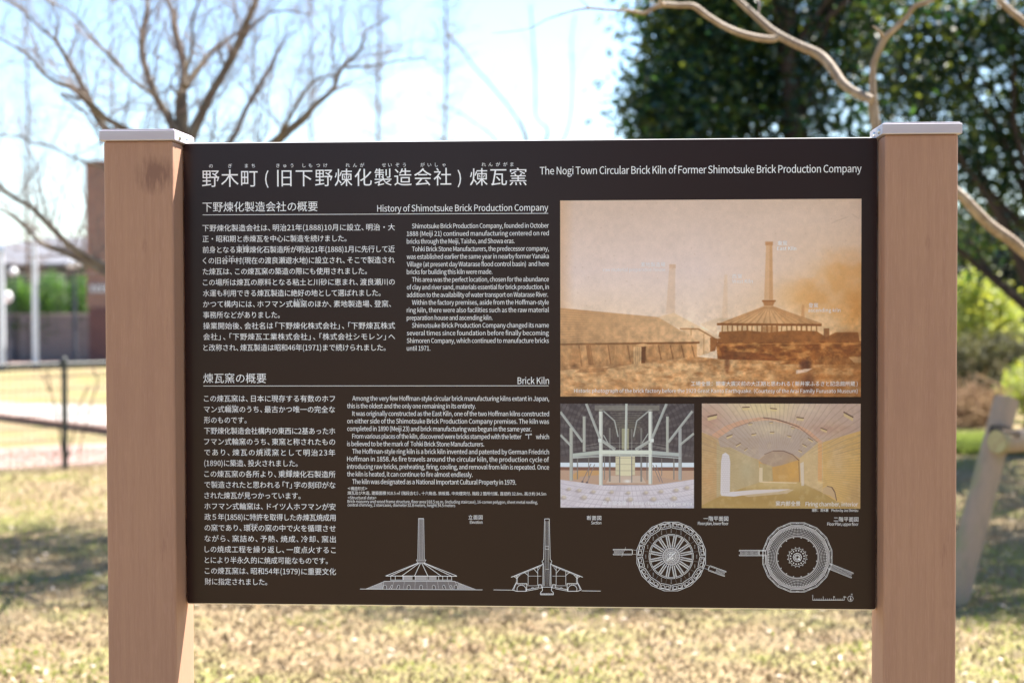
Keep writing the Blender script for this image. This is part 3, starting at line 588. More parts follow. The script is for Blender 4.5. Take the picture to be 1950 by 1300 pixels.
# ---------------------------------------------------------------- line drawings
def PL(mb, pts, w=0.7, close=False, mi=0):
    if close: pts = list(pts) + [pts[0]]
    for a, b in zip(pts, pts[1:]): rule(mb, a[0], a[1], b[0], b[1], w, mi)
def poly(mb, pts, mi=0, dy=0.0004):
    e_ = lay() * .2; V = [(pan(*p)[0], YP - dy - e_, pan(*p)[1]) for p in pts]; mb.add(V, [tuple(range(len(V)))], mi)
Z8 = lambda x, y: (660 + x / 3.8235, 960 + y / 3.8235)
def zz(*p): return [Z8(*q) for q in p]
def elevation(mb):
    PL(mb, zz((98, 614), (990, 620)), 0.9)
    poly(mb, zz((524, 102), (562, 102), (567, 398), (518, 398)), 1); PL(mb, zz((524, 102), (518, 398)), 0.6); PL(mb, zz((562, 102), (567, 398)), 0.6); PL(mb, zz((524, 102), (562, 102)), 1.2)
    for x in (532, 543, 554): PL(mb, zz((x, 104), (x - 1, 398)), 0.25)
    PL(mb, zz((508, 402), (578, 402), (568, 424), (518, 424)), 0.7, True); poly(mb, zz((510, 404), (576, 404), (567, 422), (520, 422)), 1)
    top = (543, 424)
    for x in (285, 320, 402, 495, 592, 688, 762, 803):
        tx = 543 + (x - 543) * 0.1; PL(mb, zz((tx, 426), (x, 519)), 1.0)
    PL(mb, zz((285, 519), (803, 521)), 1.2)
    for x in (322, 355, 410, 415, 500, 592, 671, 700, 734, 765): PL(mb, zz((x, 521), (x, 548)), 0.8)
    poly(mb, zz((500, 522), (585, 522), (585, 546), (500, 546)), 2); poly(mb, zz((415, 522), (480, 522), (480, 546), (415, 546)), 2); poly(mb, zz((600, 522), (655, 522), (655, 546), (600, 546)), 2)
    PL(mb, zz((318, 549), (770, 549)), 0.9); PL(mb, zz((272, 558), (790, 558)), 0.9)
    poly(mb, zz((272, 560), (790, 560), (935, 617), (140, 615)), 1, 0.0003)
    PL(mb, zz((272, 558), (262, 614)), 0.5); PL(mb, zz((790, 558), (812, 614)), 0.5); PL(mb, zz((272, 560), (140, 614)), 0.6); PL(mb, zz((790, 560), (938, 617)), 0.6)
    for i in range(18):
        t = (i + 1) / 19; PL(mb, zz((272 - 132 * t, 560 + 55 * t), (262, 560 + 55 * t)), 0.25); PL(mb, zz((812, 560 + 55 * t), (790 + 148 * t, 560 + 57 * t)), 0.25)
    for x in (345, 422, 500, 584, 662, 738): PL(mb, zz((x, 560), (543 + (x - 543) * 1.08, 614)), 0.3)
    for x, w, sk in ((279, 12, 0), (322, 6, 8), (375, 9, 4), (452, 11, 1), (543, 10, 0), (636, 11, -1), (712, 9, -4), (766, 6, -8), (796, 12, 0)):
        pts = [(x - w - sk * .4, 614), (x - w + sk, 596), (x - w * .5 + sk, 586), (x + w * .5 + sk, 586), (x + w + sk, 596), (x + w - sk * .4, 614)]
        poly(mb, zz(*pts), 3, 0.00055); PL(mb, zz(*pts), 0.7)
        for yy in (596, 602, 608): PL(mb, zz((x - w * .5, yy), (x + w * .5, yy)), 0.25)
dm = [M['ink'], M['ink_dim'], M['ink_soft'], M['panel']]
block('elevation_drawing', 'white line drawing of the kiln seen from the side', elevation, dm)
def section(mb):
    PL(mb, zz((1070, 620), (1215, 622)), 0.9); PL(mb, zz((1712, 627), (1850, 629)), 0.9)
    for s in (-1, 1):
        c = 1459
        PL(mb, zz((c + s * 17, 104), (c + s * 24, 400), (c + s * 36, 412), (c + s * 30, 430)), 0.8); PL(mb, zz((c + s * 28, 430), (c + s * 30, 600)), 0.8)
        PL(mb, zz((c + s * 11, 120), (c + s * 13, 400), (c + s * 17, 590)), 0.45); PL(mb, zz((c + s * 5, 120), (c + s * 6, 590)), 0.3); PL(mb, zz((c + s * 25, 420), (c + s * 23, 590)), 0.5)
        PL(mb, zz((c + s * 28, 434), (c + s * 260, 528)), 1.2); PL(mb, zz((c + s * 40, 446), (c + s * 240, 527)), 0.6)
        for x, y in ((67, 452), (137, 482), (215, 516), (222, 516)): PL(mb, zz((c + s * x, y), (c + s * x, 585 if x < 200 else 572)), 0.7)
        PL(mb, zz((c + s * 40, 520), (c + s * 137, 520)), 0.6); PL(mb, zz((c + s * 67, 500), (c + s * 100, 462)), 0.8); PL(mb, zz((c + s * 67, 480), (c + s * 50, 456)), 0.5)
        PL(mb, zz((c + s * 137, 515), (c + s * 165, 492)), 0.8); PL(mb, zz((c + s * 222, 540), (c + s * 195, 510)), 0.8); PL(mb, zz((c + s * 222, 536), (c + s * 238, 522)), 0.6)
        PL(mb, zz((c + s * 40, 590), (c + s * 142, 590)), 0.6)
        PL(mb, zz((c + s * 145, 575), (c + s * 228, 575), (c + s * 250, 620), (c + s * 224, 630), (c + s * 150, 630), (c + s * 145, 575)), 1.1)
        PL(mb, zz((c + s * 153, 628), (c + s * 155, 604), (c + s * 168, 590), (c + s * 187, 585), (c + s * 205, 590), (c + s * 217, 604), (c + s * 218, 628)), 0.9)
        PL(mb, zz((c + s * 222, 560), (c + s * 240, 618)), 0.7)
        for q in range(6): PL(mb, zz((c + s * (150 + 13 * q), 577), (c + s * (156 + 13 * q), 586)), 0.4)
        PL(mb, zz((c + s * 40, 582), (c + s * 62, 582), (c + s * 62, 606), (c + s * 38, 606)), 0.9, True)
        PL(mb, zz((c + s * 62, 603), (c + s * 148, 618)), 0.9); PL(mb, zz((c + s * 62, 612), (c + s * 148, 628)), 0.9); PL(mb, zz((c + s * 95, 606), (c + s * 105, 602), (c + s * 115, 609)), 0.5)
        PL(mb, zz((c + s * 34, 600), (c + s * 32, 625), (c + s * 47, 640), (c + s * 47, 655)), 1.0)
    PL(mb, zz((1442, 104), (1476, 104)), 1.0); PL(mb, zz((1447, 302), (1471, 302), (1471, 325), (1447, 325)), 0.6, True); PL(mb, zz((1448, 470), (1474, 470)), 0.5)
    PL(mb, zz((1412, 655), (1506, 655)), 1.3); PL(mb, zz((1412, 646), (1506, 646)), 0.5); PL(mb, zz((1420, 600), (1500, 600)), 0.9)
    for q in range(8): PL(mb, zz((1415 + 12 * q, 655), (1421 + 12 * q, 646)), 0.4)
block('section_drawing', 'white line drawing of the kiln cut through', section, dm)
def rot(cx, cy, r, a): return (cx + r * cos(a), cy + r * sin(a))
def stairs(mb, ox, oy, ang, L0, L1, hw, steps, hatch_from):
    ca, sa = cos(ang), sin(ang); T = lambda u, v: (ox + u * ca - v * sa, oy + u * sa + v * ca)
    for s in (-1, 1): PL(mb, [T(L0, s * hw), T(L1, s * hw)], 0.8); PL(mb, [T(L0, s * (hw - 1.7)), T(L1, s * (hw - 1.7))], 0.5)
    PL(mb, [T(L1, -hw), T(L1, -hw + 1.8)], 0.8); PL(mb, [T(L1, hw), T(L1, hw - 1.8)], 0.8)
    for i in range(steps):
        u = hatch_from + (L1 - hatch_from) * i / steps; PL(mb, [T(u, -hw + 2.6), T(u, hw - 2.6)], 0.6)
def plan_low(mb):
    S = 7.43; cx, cy = 1160 + 878 / S, 975 + 622 / S; r1 = 66.6; N = 16; off = R(11.25)
    outer = [rot(cx, cy, r1, off + 2 * pi * k / N) for k in range(N)]; PL(mb, outer, 0.9, True)
    for k in range(N):
        a0 = off + 2 * pi * k / N; am = a0 + pi / N
        g = R(2.2)
        for (ra, rb, w) in ((r1 - 1.8, 54.6, 0.9),):
            b0, b1 = a0 + g - R(11.25), a0 + R(22.5) - g - R(11.25)
            PL(mb, [rot(cx, cy, ra * .985, b0), rot(cx, cy, ra * .985, b1), rot(cx, cy, rb, b1 + R(1.0)), rot(cx, cy, rb, b0 - R(1.0))], 0.85, True)
            for q in (0.07, 0.54):
                c0, c1 = b0 + (b1 - b0) * (q + 0.03), b0 + (b1 - b0) * (q + 0.36)
                PL(mb, [rot(cx, cy, 62.5, c0), rot(cx, cy, 62.5, c1), rot(cx, cy, 57, c1), rot(cx, cy, 57, c0)], 0.7, True)
        b0, b1 = a0 + R(1.6), a0 + R(20.9)
        sec = [rot(cx, cy, 17, a0 + R(5.2)), rot(cx, cy, 42.3, b0), rot(cx, cy, 42.3, am), rot(cx, cy, 42.3, b1), rot(cx, cy, 17, a0 + R(17.3))]
        PL(mb, sec, 0.8)
        PL(mb, [rot(cx, cy, 19, a0 + R(7.6)), rot(cx, cy, 40, b0 + R(2.2)), rot(cx, cy, 40, am), rot(cx, cy, 40, b1 - R(2.2)), rot(cx, cy, 19, a0 + R(14.9))], 0.7)
        PL(mb, [rot(cx, cy, 43, a0 + R(0.2)), rot(cx, cy, 54, a0 + R(0.2))], 0.3, mi=2)
        for t in range(9):
            rr = 20 + 2.2 * t; PL(mb, [rot(cx, cy, rr, a0 + R(1.6 + 12 / rr)), rot(cx, cy, rr + 2, a0 + R(1.6 + 62 / rr))], 0.4, mi=2)
            PL(mb, [rot(cx, cy, rr, a0 + R(20.9 - 62 / rr)), rot(cx, cy, rr + 2, a0 + R(20.9 - 12 / rr))], 0.4, mi=2)
        p = rot(cx, cy, 48.5, am)
        for t in range(3): rule(mb, p[0] - 0.8, p[1] - 2.6 + 2.6 * t, p[0] + 0.9, p[1] - 2.6 + 2.6 * t, 1.3, 2)
        p = rot(cx, cy, 13.2, am); poly(mb, [(p[0] - .7, p[1] - .7), (p[0] + .7, p[1] - .7), (p[0] + .7, p[1] + .7), (p[0] - .7, p[1] + .7)], 3, 0.00052)
    circ = lambda r, n=32: [rot(cx, cy, r, 2 * pi * k / n) for k in range(n)]
    poly(mb, circ(15.6), 2, 0.00035); poly(mb, circ(10.5), 3, 0.0004)
    for r, w in ((16.4, 0.8), (10.6, 0.5), (8.4, 1.3), (6.0, 0.8), (3.6, 1.2), (1.6, 0.8)): PL(mb, circ(r, 16), w, True)
    PL(mb, [(cx - 9, cy + 9), (cx + 9, cy - 9)], 1.1); PL(mb, [(cx - 4, cy - 3), (cx, cy - 6), (cx + 5, cy - 3)], 1.1); PL(mb, [(cx + 4, cy + 3), (cx, cy + 6), (cx - 5, cy + 3)], 1.1)
    stairs(mb, 1160 + 325 / S, 975 + 560 / S, pi, 0, 36, 5.2, 9, 17); PL(mb, [(1160 + 328 / S, 975 + 530 / S), (1160 + 328 / S, 975 + 592 / S)], 1)
    PL(mb, [(1160 + 235 / S, 975 + 490 / S), (1160 + 215 / S, 975 + 550 / S)], .4); PL(mb, [(1160 + 195 / S, 975 + 575 / S), (1160 + 180 / S, 975 + 625 / S)], .4)
    PL(mb, [(1160 + 330 / S, 975 + 528 / S), (1160 + 385 / S, 975 + 535 / S)], .4); PL(mb, [(1160 + 330 / S, 975 + 592 / S), (1160 + 385 / S, 975 + 590 / S)], .4)
    stairs(mb, 1160 + 1412 / S, 975 + 785 / S, R(20), 0, 33, 5.0, 8, 15); PL(mb, [(1160 + 1420 / S, 975 + 760 / S), (1160 + 1400 / S, 975 + 808 / S)], 1)
    PL(mb, [(1160 + 1365 / S, 975 + 738 / S), (1160 + 1420 / S, 975 + 758 / S)], .4); PL(mb, [(1160 + 1340 / S, 975 + 785 / S), (1160 + 1400 / S, 975 + 808 / S)], .4)
block('floor_plan_drawing', 'white floor plan with spokes', plan_low, dm)
def plan_up(mb):
    S = 6.844; cx, cy = 1400 + 810 / S, 960 + 687 / S; N = 16; off = R(11.25)
    og = lambda r: [rot(cx, cy, r, off + 2 * pi * k / N) for k in range(N)]
    PL(mb, og(67.2), 0.8, True); PL(mb, og(65.2), 0.45, True); PL(mb, og(61.8), 0.8, True)
    for k in range(N):
        a = 2 * pi * k / N; p = [rot(cx, cy, 66 - 2.3 * sin(pi * t / 6), a - R(2.2) + R(4.4) * t / 6) for t in range(7)]; PL(mb, p, 0.6)
        PL(mb, [rot(cx, cy, 62, off + a), rot(cx, cy, 66, off + a)], 0.5)
    def ring(r0, r1, n, mi, dy):
        for k in range(n):
            a, b = 2 * pi * k / n, 2 * pi * (k + 1) / n
            poly(mb, [rot(cx, cy, r0, a), rot(cx, cy, r0, b), rot(cx, cy, r1, b), rot(cx, cy, r1, a)], mi, dy)
    ring(56.5, 60.5, 32, 2, 0.00035); ring(38.5, 41.6, 48, 2, 0.00035)
    ang = 112
    for k in range(ang):
        a = 2 * pi * k / ang
        for j in range(5):
            r = 43.6 + 2.9 * j; s = 0.62 if j < 4 else 0.8; p = rot(cx, cy, r, a)
            ca, sa = cos(a) * s, sin(a) * s
            poly(mb, [(p[0] - ca + sa, p[1] - sa - ca), (p[0] + ca + sa, p[1] + sa - ca), (p[0] + ca - sa, p[1] + sa + ca), (p[0] - ca - sa, p[1] - sa + ca)], 0)
    for k in range(16):
        a = off + 2 * pi * k / 16; p = rot(cx, cy, 37.3, a); poly(mb, [rot(*p, 1.1, R(90 * q)) for q in range(4)], 0)
        p = rot(cx, cy, 18.6, a); poly(mb, [rot(*p, 1.0, R(90 * q)) for q in range(4)], 0)
        p = rot(cx, cy, 13, a); poly(mb, [rot(*p, 1.3, R(60 * q)) for q in range(6)], 0)
    circ = lambda r, n=28: [rot(cx, cy, r, 2 * pi * k / n) for k in range(n)]
    PL(mb, circ(16.6), 0.6, True); PL(mb, circ(8.2, 8), 1.0, True); PL(mb, circ(5), 1.2, True); PL(mb, circ(3), 0.7, True); PL(mb, [(cx + 1, cy + 2), (cx + 6, cy + 6)], 1.2)
    poly(mb, [(1400 + 310 / S, 960 + 600 / S), (1400 + 412 / S, 960 + 602 / S), (1400 + 412 / S, 960 + 655 / S), (1400 + 310 / S, 960 + 655 / S)], 3, 0.00056)
    stairs(mb, 1400 + 395 / S, 960 + 630 / S, pi, 0, 50, 5.2, 16, 13)
    PL(mb, [(1400 + 312 / S, 960 + 600 / S), (1400 + 312 / S, 960 + 658 / S)], 1.0)
    stairs(mb, 1400 + 1222 / S, 960 + 800 / S, R(22), 0, 48, 5.2, 19, 6)
block('floor_plan_drawing', 'white floor plan with a dotted ring', plan_up, dm)
def scalebar(mb):
    S = 6.844; T = lambda x, y: (1400 + x / S, 960 + y / S)
    PL(mb, [T(1008, 1243), T(1422, 1243)], 0.9)
    for k in range(16):
        x = 1010 + 27.4 * k; h = 1195 if k % 5 == 0 else 1222; PL(mb, [T(x, 1243), T(x, h)], 0.6)
    c = T(1502, 1225); PL(mb, [rot(*c, 5.2, 2 * pi * k / 20) for k in range(20)], 0.6, True)
    poly(mb, [T(1506, 1188), T(1515, 1255), T(1502, 1245)], 0); poly(mb, [T(1506, 1188), T(1502, 1245), T(1488, 1252)], 2)
    fit(mb, 'N', *[T(1512, 0)[0], T(1530, 0)[0]], T(0, 1180)[1], 4.4); fit(mb, '10', T(1278, 0)[0], T(1298, 0)[0], T(0, 1212)[1], 4); fit(mb, '20m', T(1408, 0)[0], T(1446, 0)[0], T(0, 1212)[1], 4); fit(mb, '0', T(1004, 0)[0], T(1016, 0)[0], T(0, 1196)[1], 4)
block('scale_bar', 'scale bar and north arrow', scalebar, dm)
# ---------------------------------------------------------------- the three printed pictures, drawn here pixel by pixel
class Canvas:
    def __init__(s, w, h, scale, ox=0, oy=0, seed=1):
        s.w, s.h, s.k, s.ox, s.oy = w, h, scale, ox, oy
        s.a = np.zeros((h, w, 3)); s.g = np.random.default_rng(seed)
        s.Y, s.X = np.mgrid[0:h, 0:w] + 0.5
        s.U = s.X / scale + ox; s.V = s.Y / scale + oy          # coordinates the picture is described in
    def noise(s, fx, fy, oct=4, seed=0):
        g = np.random.default_rng(seed + 11); out = np.zeros((s.h, s.w)); amp = 1; tot = 0
        for o in range(oct):
            nx, ny = max(2, int(fx * 2 ** o)) + 2, max(2, int(fy * 2 ** o)) + 2
            t = g.random((ny, nx)); xx = s.X / s.w * (nx - 2); yy = s.Y / s.h * (ny - 2)
            i, j = xx.astype(int), yy.astype(int); u, v = xx - i, yy - j; u = u * u * (3 - 2 * u); v = v * v * (3 - 2 * v)
            out += amp * ((t[j, i] * (1 - u) + t[j, i + 1] * u) * (1 - v) + (t[j + 1, i] * (1 - u) + t[j + 1, i + 1] * u) * v)
            tot += amp; amp *= 0.55
        return out / tot
    def mask(s, pts):
        m = np.zeros((s.h, s.w)); xs = [p[0] for p in pts]; ys = [p[1] for p in pts]
        i0 = max(int((min(ys) - s.oy) * s.k) - 1, 0); i1 = min(int((max(ys) - s.oy) * s.k) + 2, s.h)
        j0 = max(int((min(xs) - s.ox) * s.k) - 1, 0); j1 = min(int((max(xs) - s.ox) * s.k) + 2, s.w)
        if i1 <= i0 or j1 <= j0: return m, (0, 0, 0, 0)
        acc = 0
        for du, dv in ((-.25, -.25), (.25, -.25), (-.25, .25), (.25, .25)):
            U = s.U[i0:i1, j0:j1] + du / s.k; V = s.V[i0:i1, j0:j1] + dv / s.k
            c = np.zeros(U.shape, bool); n = len(pts)
            for a in range(n):
                x1, y1 = pts[a]; x2, y2 = pts[(a + 1) % n]
                if y1 == y2: continue
                c ^= ((V < y1) != (V < y2)) & (U < (x2 - x1) * (V - y1) / (y2 - y1) + x1)
            acc = acc + c
        m[i0:i1, j0:j1] = acc / 4
        return m, (i0, i1, j0, j1)
    def fill(s, m, col, al=1.0):
        al = (m * al)[..., None]; s.a = s.a * (1 - al) + np.array(col) / 255 * al if not isinstance(col, np.ndarray) else s.a * (1 - al) + col * al
    def poly(s, pts, col, al=1.0):
        m, (i0, i1, j0, j1) = s.mask(pts)
        if i1 <= i0: return
        q = (m[i0:i1, j0:j1] * al)[..., None]; s.a[i0:i1, j0:j1] = s.a[i0:i1, j0:j1] * (1 - q) + np.array(col) / 255 * q
    def line(s, a, b, w, col, al=1.0, w2=None):
        w2 = w if w2 is None else w2
        dx, dy = b[0] - a[0], b[1] - a[1]; L = math.hypot(dx, dy) or 1; nx, ny = -dy / L / 2, dx / L / 2
        s.poly([(a[0] + nx * w, a[1] + ny * w), (b[0] + nx * w2, b[1] + ny * w2), (b[0] - nx * w2, b[1] - ny * w2), (a[0] - nx * w, a[1] - ny * w)], col, al)
    def blob(s, cx, cy, rx, ry, col, al=1.0, p=2.0):
        d = ((s.U - cx) / rx) ** 2 + ((s.V - cy) / ry) ** 2; s.fill(np.exp(-d ** (p / 2)), col, al)
    def blur(s, n=1):
        for _ in range(n):
            p = np.pad(s.a, ((1, 1), (1, 1), (0, 0)), 'edge'); s.a = (p[:-2, 1:-1] + p[2:, 1:-1] + p[1:-1, :-2] + p[1:-1, 2:] + 2 * p[1:-1, 1:-1]) / 6
    def image(s, name):
        im = bpy.data.images.new(name, s.w, s.h); b = np.ones((s.h, s.w, 4), np.float32); b[..., :3] = np.clip(s.a, 0, 1)[::-1]
        im.pixels.foreach_set(b.ravel()); im.update(); im.pack(); return im

def picture(name, lab, cv, corners):
    m = bpy.data.materials.new(name); m.use_nodes = True; nt = m.node_tree; bs = nt.nodes['Principled BSDF']
    t = nt.nodes.new('ShaderNodeTexImage'); t.image = cv.image(name); t.extension = 'EXTEND'
    nt.links.new(t.outputs[0], bs.inputs['Base Color']); bs.inputs['Roughness'].default_value = 0.34; bs.inputs['Specular IOR Level'].default_value = 0.4
    (x0, zt0), (x1, zt1), (x2, zb1), (x3, zb0) = [pan(*c) for c in corners]
    xa, xb = (x0 + x3) / 2, (x1 + x2) / 2; zt, zb = (zt0 + zt1) / 2, (zb0 + zb1) / 2
    me = bpy.data.meshes.new(name); me.from_pydata([(xa, YP - 0.0003, zb), (xb, YP - 0.0003, zb), (xb, YP - 0.0003, zt), (xa, YP - 0.0003, zt)], [], [(0, 1, 2, 3)])
    uv = me.uv_layers.new(name='print'); 
    for i, q in enumerate(((0, 0), (1, 0), (1, 1), (0, 1))): uv.data[i].uv = q
    me.materials.append(m); o = bpy.data.objects.new(name, me); COL.objects.link(o); put(o, panel); tag(o, lab); return o

# --- old sepia photograph
def sepia():
    c = Canvas(948, 620, 0.5, 22, 15, 3); U, V = c.U, c.V
    t = np.clip((V - 15) / 900, 0, 1)[..., None]; r = np.clip((U - 900) / 1000, 0, 1)[..., None]
    top = np.array((210, 186, 174)) / 255; mid = np.array((226, 206, 204)) / 255; hz = np.array((236, 212, 192)) / 255
    a = np.where(t < .5, top + (mid - top) * t * 2, mid + (hz - mid) * (t - .5) * 2)
    a = a + (np.array((222, 180, 132)) / 255 - a) * r * np.clip(t * 1.15, 0.15, 1); c.a = a
    c.fill(np.clip(1 - (U - 22) / 90, 0, 1), (205, 165, 130), .6)
    n = c.noise(6, 4, 5, 2); c.fill(np.clip((n - .5) * 5, 0, 1) * np.clip((U - 1380) / 200, 0, 1) * np.clip((V - 300) / 120, 0, 1) * np.clip((900 - V) / 100, 0, 1), (212, 154, 90), .7)
    c.blob(1880, 720, 60, 120, (198, 134, 66), .6); c.blob(1700, 480, 110, 70, (216, 166, 106), .35); c.blob(1480, 620, 120, 90, (220, 170, 110), .45)
    # chimneys
    c.poly([(715, 420), (752, 420), (750, 726), (692, 732)], (218, 188, 168), .7); c.poly([(712, 420), (755, 420), (755, 445), (714, 445)], (205, 168, 142), .6)
    c.poly([(1062, 487), (1080, 487), (1083, 772), (1044, 776)], (222, 192, 168), .65)
    c.poly([(910, 797), (1030, 757), (1100, 762), (1015, 797), (1015, 870), (910, 800)], (226, 198, 172), .8)
    c.poly([(1323, 285), (1362, 285), (1367, 645), (1311, 645)], (212, 168, 128), .8); c.poly([(1317, 280), (1366, 280), (1366, 303), (1317, 303)], (190, 136, 94), .8)
    c.poly([(1345, 285), (1362, 285), (1367, 645), (1342, 645)], (192, 140, 96), .45)
    c.poly([(1300, 650), (1382, 650), (1364, 688), (1314, 688)], (176, 122, 78), .95); c.line((1298, 652), (1384, 652), 10, (160, 104, 62))
    c.poly([(1548, 676), (1564, 676), (1564, 800), (1540, 800)], (200, 146, 100), .8)
    # round kiln roof
    c.poly([(1316, 682), (1364, 682), (1672, 802), (1015, 797)], (208, 164, 122))
    for x in range(1030, 1680, 46): c.line((1340 + (x - 1340) * .08, 690), (x, 798), 5, (178, 130, 88), .7, 9)
    c.poly([(1364, 690), (1672, 802), (1450, 800)], (190, 140, 94), .5)
    c.line((1015, 798), (1672, 804), 14, (134, 84, 46))
    c.poly([(1040, 806), (1650, 810), (1650, 852), (1040, 850)], (224, 186, 142), .8)
    for i, x in enumerate(range(1050, 1650, 31)): c.line((x, 806), (x + (3 if i % 2 else -2), 852), 6 + (i * 7) % 6, (134, 84, 46), .85)
    c.poly([(1300, 812), (1400, 812), (1400, 850), (1300, 850)], (150, 98, 56), .6)
    c.poly([(1030, 846), (1200, 838), (1340, 850), (1480, 838), (1640, 842), (1700, 880), (1760, 850), (1900, 850), (1918, 960), (1010, 960)], (146, 92, 50))
    c.poly([(1685, 825), (1720, 825), (1720, 900), (1685, 900)], (124, 76, 42), .8); c.blob(1850, 870, 70, 30, (120, 72, 38), .7)
    # sheds left
    c.poly([(640, 752), (742, 725), (1040, 885), (1010, 892), (900, 830), (780, 826), (640, 770)], (226, 196, 166))
    c.poly([(780, 826), (898, 828), (972, 878), (972, 978), (886, 1004), (886, 912)], (216, 180, 144)); c.line((780, 826), (898, 828), 7, (160, 112, 72)); c.line((898, 828), (1008, 892), 8, (150, 102, 64))
    c.poly([(972, 880), (1022, 890), (1004, 965), (972, 972)], (140, 90, 52)); c.line((932, 860), (932, 985), 4, (170, 124, 84)); c.line((852, 830), (852, 870), 5, (170, 124, 84))
    c.poly([(22, 693), (450, 735), (640, 752), (910, 908), (22, 918)], (196, 152, 112))
    m, _ = c.mask([(22, 693), (450, 735), (640, 752), (910, 908), (22, 918)])
    q = (V - 693 - (U - 22) * .09) / (225 - (U - 22) * 0.16) * 14; ln = np.clip(1.6 - np.abs(q % 1 - .5) * 5, 0, 1)
    c.fill(m * ln * (0.55 + .4 * c.noise(60, 40, 3, 5)), (150, 104, 66), .5); c.fill(m * np.clip((U - 150) / 700, 0, 1), (230, 194, 156), .6)
    c.poly([(22, 918), (888, 912), (888, 1002), (570, 1042), (22, 1090)], (190, 142, 98))
    m, _ = c.mask([(22, 918), (888, 912), (888, 1002), (570, 1042), (22, 1090)]); c.fill(m * (c.noise(90, 12, 3, 8) > .55), (160, 112, 72), .45); c.fill(m * np.clip((V - 990) / 120, 0, 1), (120, 76, 44), .5)
    c.line((22, 924), (905, 914), 12, (122, 78, 44))
    for x, w in ((150, 8), (205, 22), (222, 7), (335, 7), (460, 7), (560, 7), (655, 7), (730, 7), (800, 7), (865, 6)): c.line((x - 10, 930), (x + 8, 1075 - (x * .08)), w, (122, 78, 46), .85)
    c.poly([(100, 950), (150, 950), (150, 1080), (96, 1082)], (168, 118, 76), .8); c.poly([(536, 938), (566, 938), (560, 1052), (536, 1055)], (96, 54, 28)); c.poly([(486, 940), (538, 940), (536, 1056), (488, 1058)], (216, 176, 132))
    for x in (500, 512, 524): c.line((x, 944), (x, 1054), 3, (170, 124, 84))
    c.poly([(500, 926), (550, 918), (610, 930), (545, 940)], (206, 160, 116)); c.blob(110, 1060, 18, 20, (90, 52, 30), .8)
    # heaps
    c.poly([(1010, 915), (1918, 905), (1918, 1000), (1500, 1030), (1200, 1040), (1020, 1030)], (160, 100, 52))
    m, _ = c.mask([(1010, 915), (1918, 905), (1918, 1010), (1500, 1035), (1200, 1042), (1020, 1030)]); n = c.noise(40, 60, 4, 9); c.fill(m * np.clip((n - .45) * 5, 0, 1), (112, 60, 28), .85); c.fill(m * np.clip((.42 - n) * 8, 0, 1), (206, 150, 92), .7)
    c.poly([(1040, 965), (1360, 985), (1400, 1020), (1200, 1035), (1050, 1020)], (110, 56, 28), .6); c.line((1015, 925), (1918, 918), 6, (196, 140, 84), .7)
    # ground
    c.poly([(22, 1090), (570, 1042), (888, 1002), (1050, 1020), (1918, 1040), (1918, 1260), (22, 1260)], (206, 162, 118))
    m, _ = c.mask([(22, 1090), (570, 1042), (888, 1002), (1050, 1020), (1918, 1040), (1918, 1260), (22, 1260)]); n = c.noise(30, 50, 5, 10); c.fill(m * np.clip((n - .5) * 5, 0, 1), (158, 108, 66), .75)
    c.fill(m * np.clip((U - 900) / 900, 0, 1), (168, 108, 56), .7); c.fill(m * np.clip((V - 1100) / 180, 0, 1), (172, 120, 76), .55); c.fill(m * np.clip((.45 - n) * 6, 0, 1), (232, 196, 152), .5)
    c.poly([(110, 1105), (150, 1085), (330, 1070), (400, 1050), (480, 1050), (330, 1078), (300, 1100)], (150, 100, 62), .7)
    c.poly([(1400, 1050), (1600, 1000), (1700, 952), (1800, 962), (1885, 1052)], (140, 84, 42), .85); m, _ = c.mask([(1400, 1050), (1600, 1000), (1700, 952), (1800, 962), (1885, 1052)]); c.fill(m * (c.noise(90, 60, 3, 12) > .53), (190, 130, 76), .6)
    c.blob(1080, 1050, 18, 60, (108, 60, 34), .75, 3); c.blob(1570, 1055, 38, 36, (74, 38, 30), .95, 4); c.blob(1585, 1180, 48, 80, (84, 46, 34), .8, 3)
    c.poly([(1512, 1088), (1570, 1080), (1616, 1076), (1580, 1098), (1512, 1112)], (232, 208, 196)); c.blob(610, 1230, 70, 40, (120, 72, 42), .7)
    for i in range(900):
        x, y = c.g.uniform(22, 1900), c.g.uniform(1040, 1250); c.line((x, y), (x + c.g.uniform(5, 30), y + c.g.uniform(-3, 3)), 3, (120, 74, 40) if i % 2 else (232, 194, 150), .35)
    # age marks
    for i in range(50): c.blob(c.g.uniform(40, 1900), c.g.uniform(20, 700), 3, 3, (150, 110, 80), .35)
    for a, b in (((1730, 168), (1770, 150)), ((1770, 150), (1835, 128)), ((1860, 110), (1905, 140))): c.line(a, b, 3, (160, 130, 110), .5)
    n = c.noise(70, 46, 4, 21); n2 = c.noise(16, 10, 4, 22); lo = np.clip((V - 600) / 400, 0.12, 1); c.a = c.a * (1 + ((n - .5) * .55 + (n2 - .5) * .3) * lo)[..., None]
    c.fill(np.clip((U - 1000) / 900, 0, 1) * np.clip((V - 830) / 160, 0, 1), (150, 92, 44), .3); c.fill(np.clip((900 - U) / 700, 0, 1) * np.clip((V - 560) / 200, 0, 1), (232, 196, 156), .18)
    c.blur(3); g_ = c.g.normal(0, .016, (c.h, c.w))[..., None]; c.a = c.a + g_
    c.a = np.clip(c.a * np.array((1.05, 1.04, 1.02)), 0, 1); return c
picture('printed_photograph', 'sepia print of the old brick factory', sepia(), ((1067, 381.6), (1640.6, 379), (1639, 755), (1067, 755)))

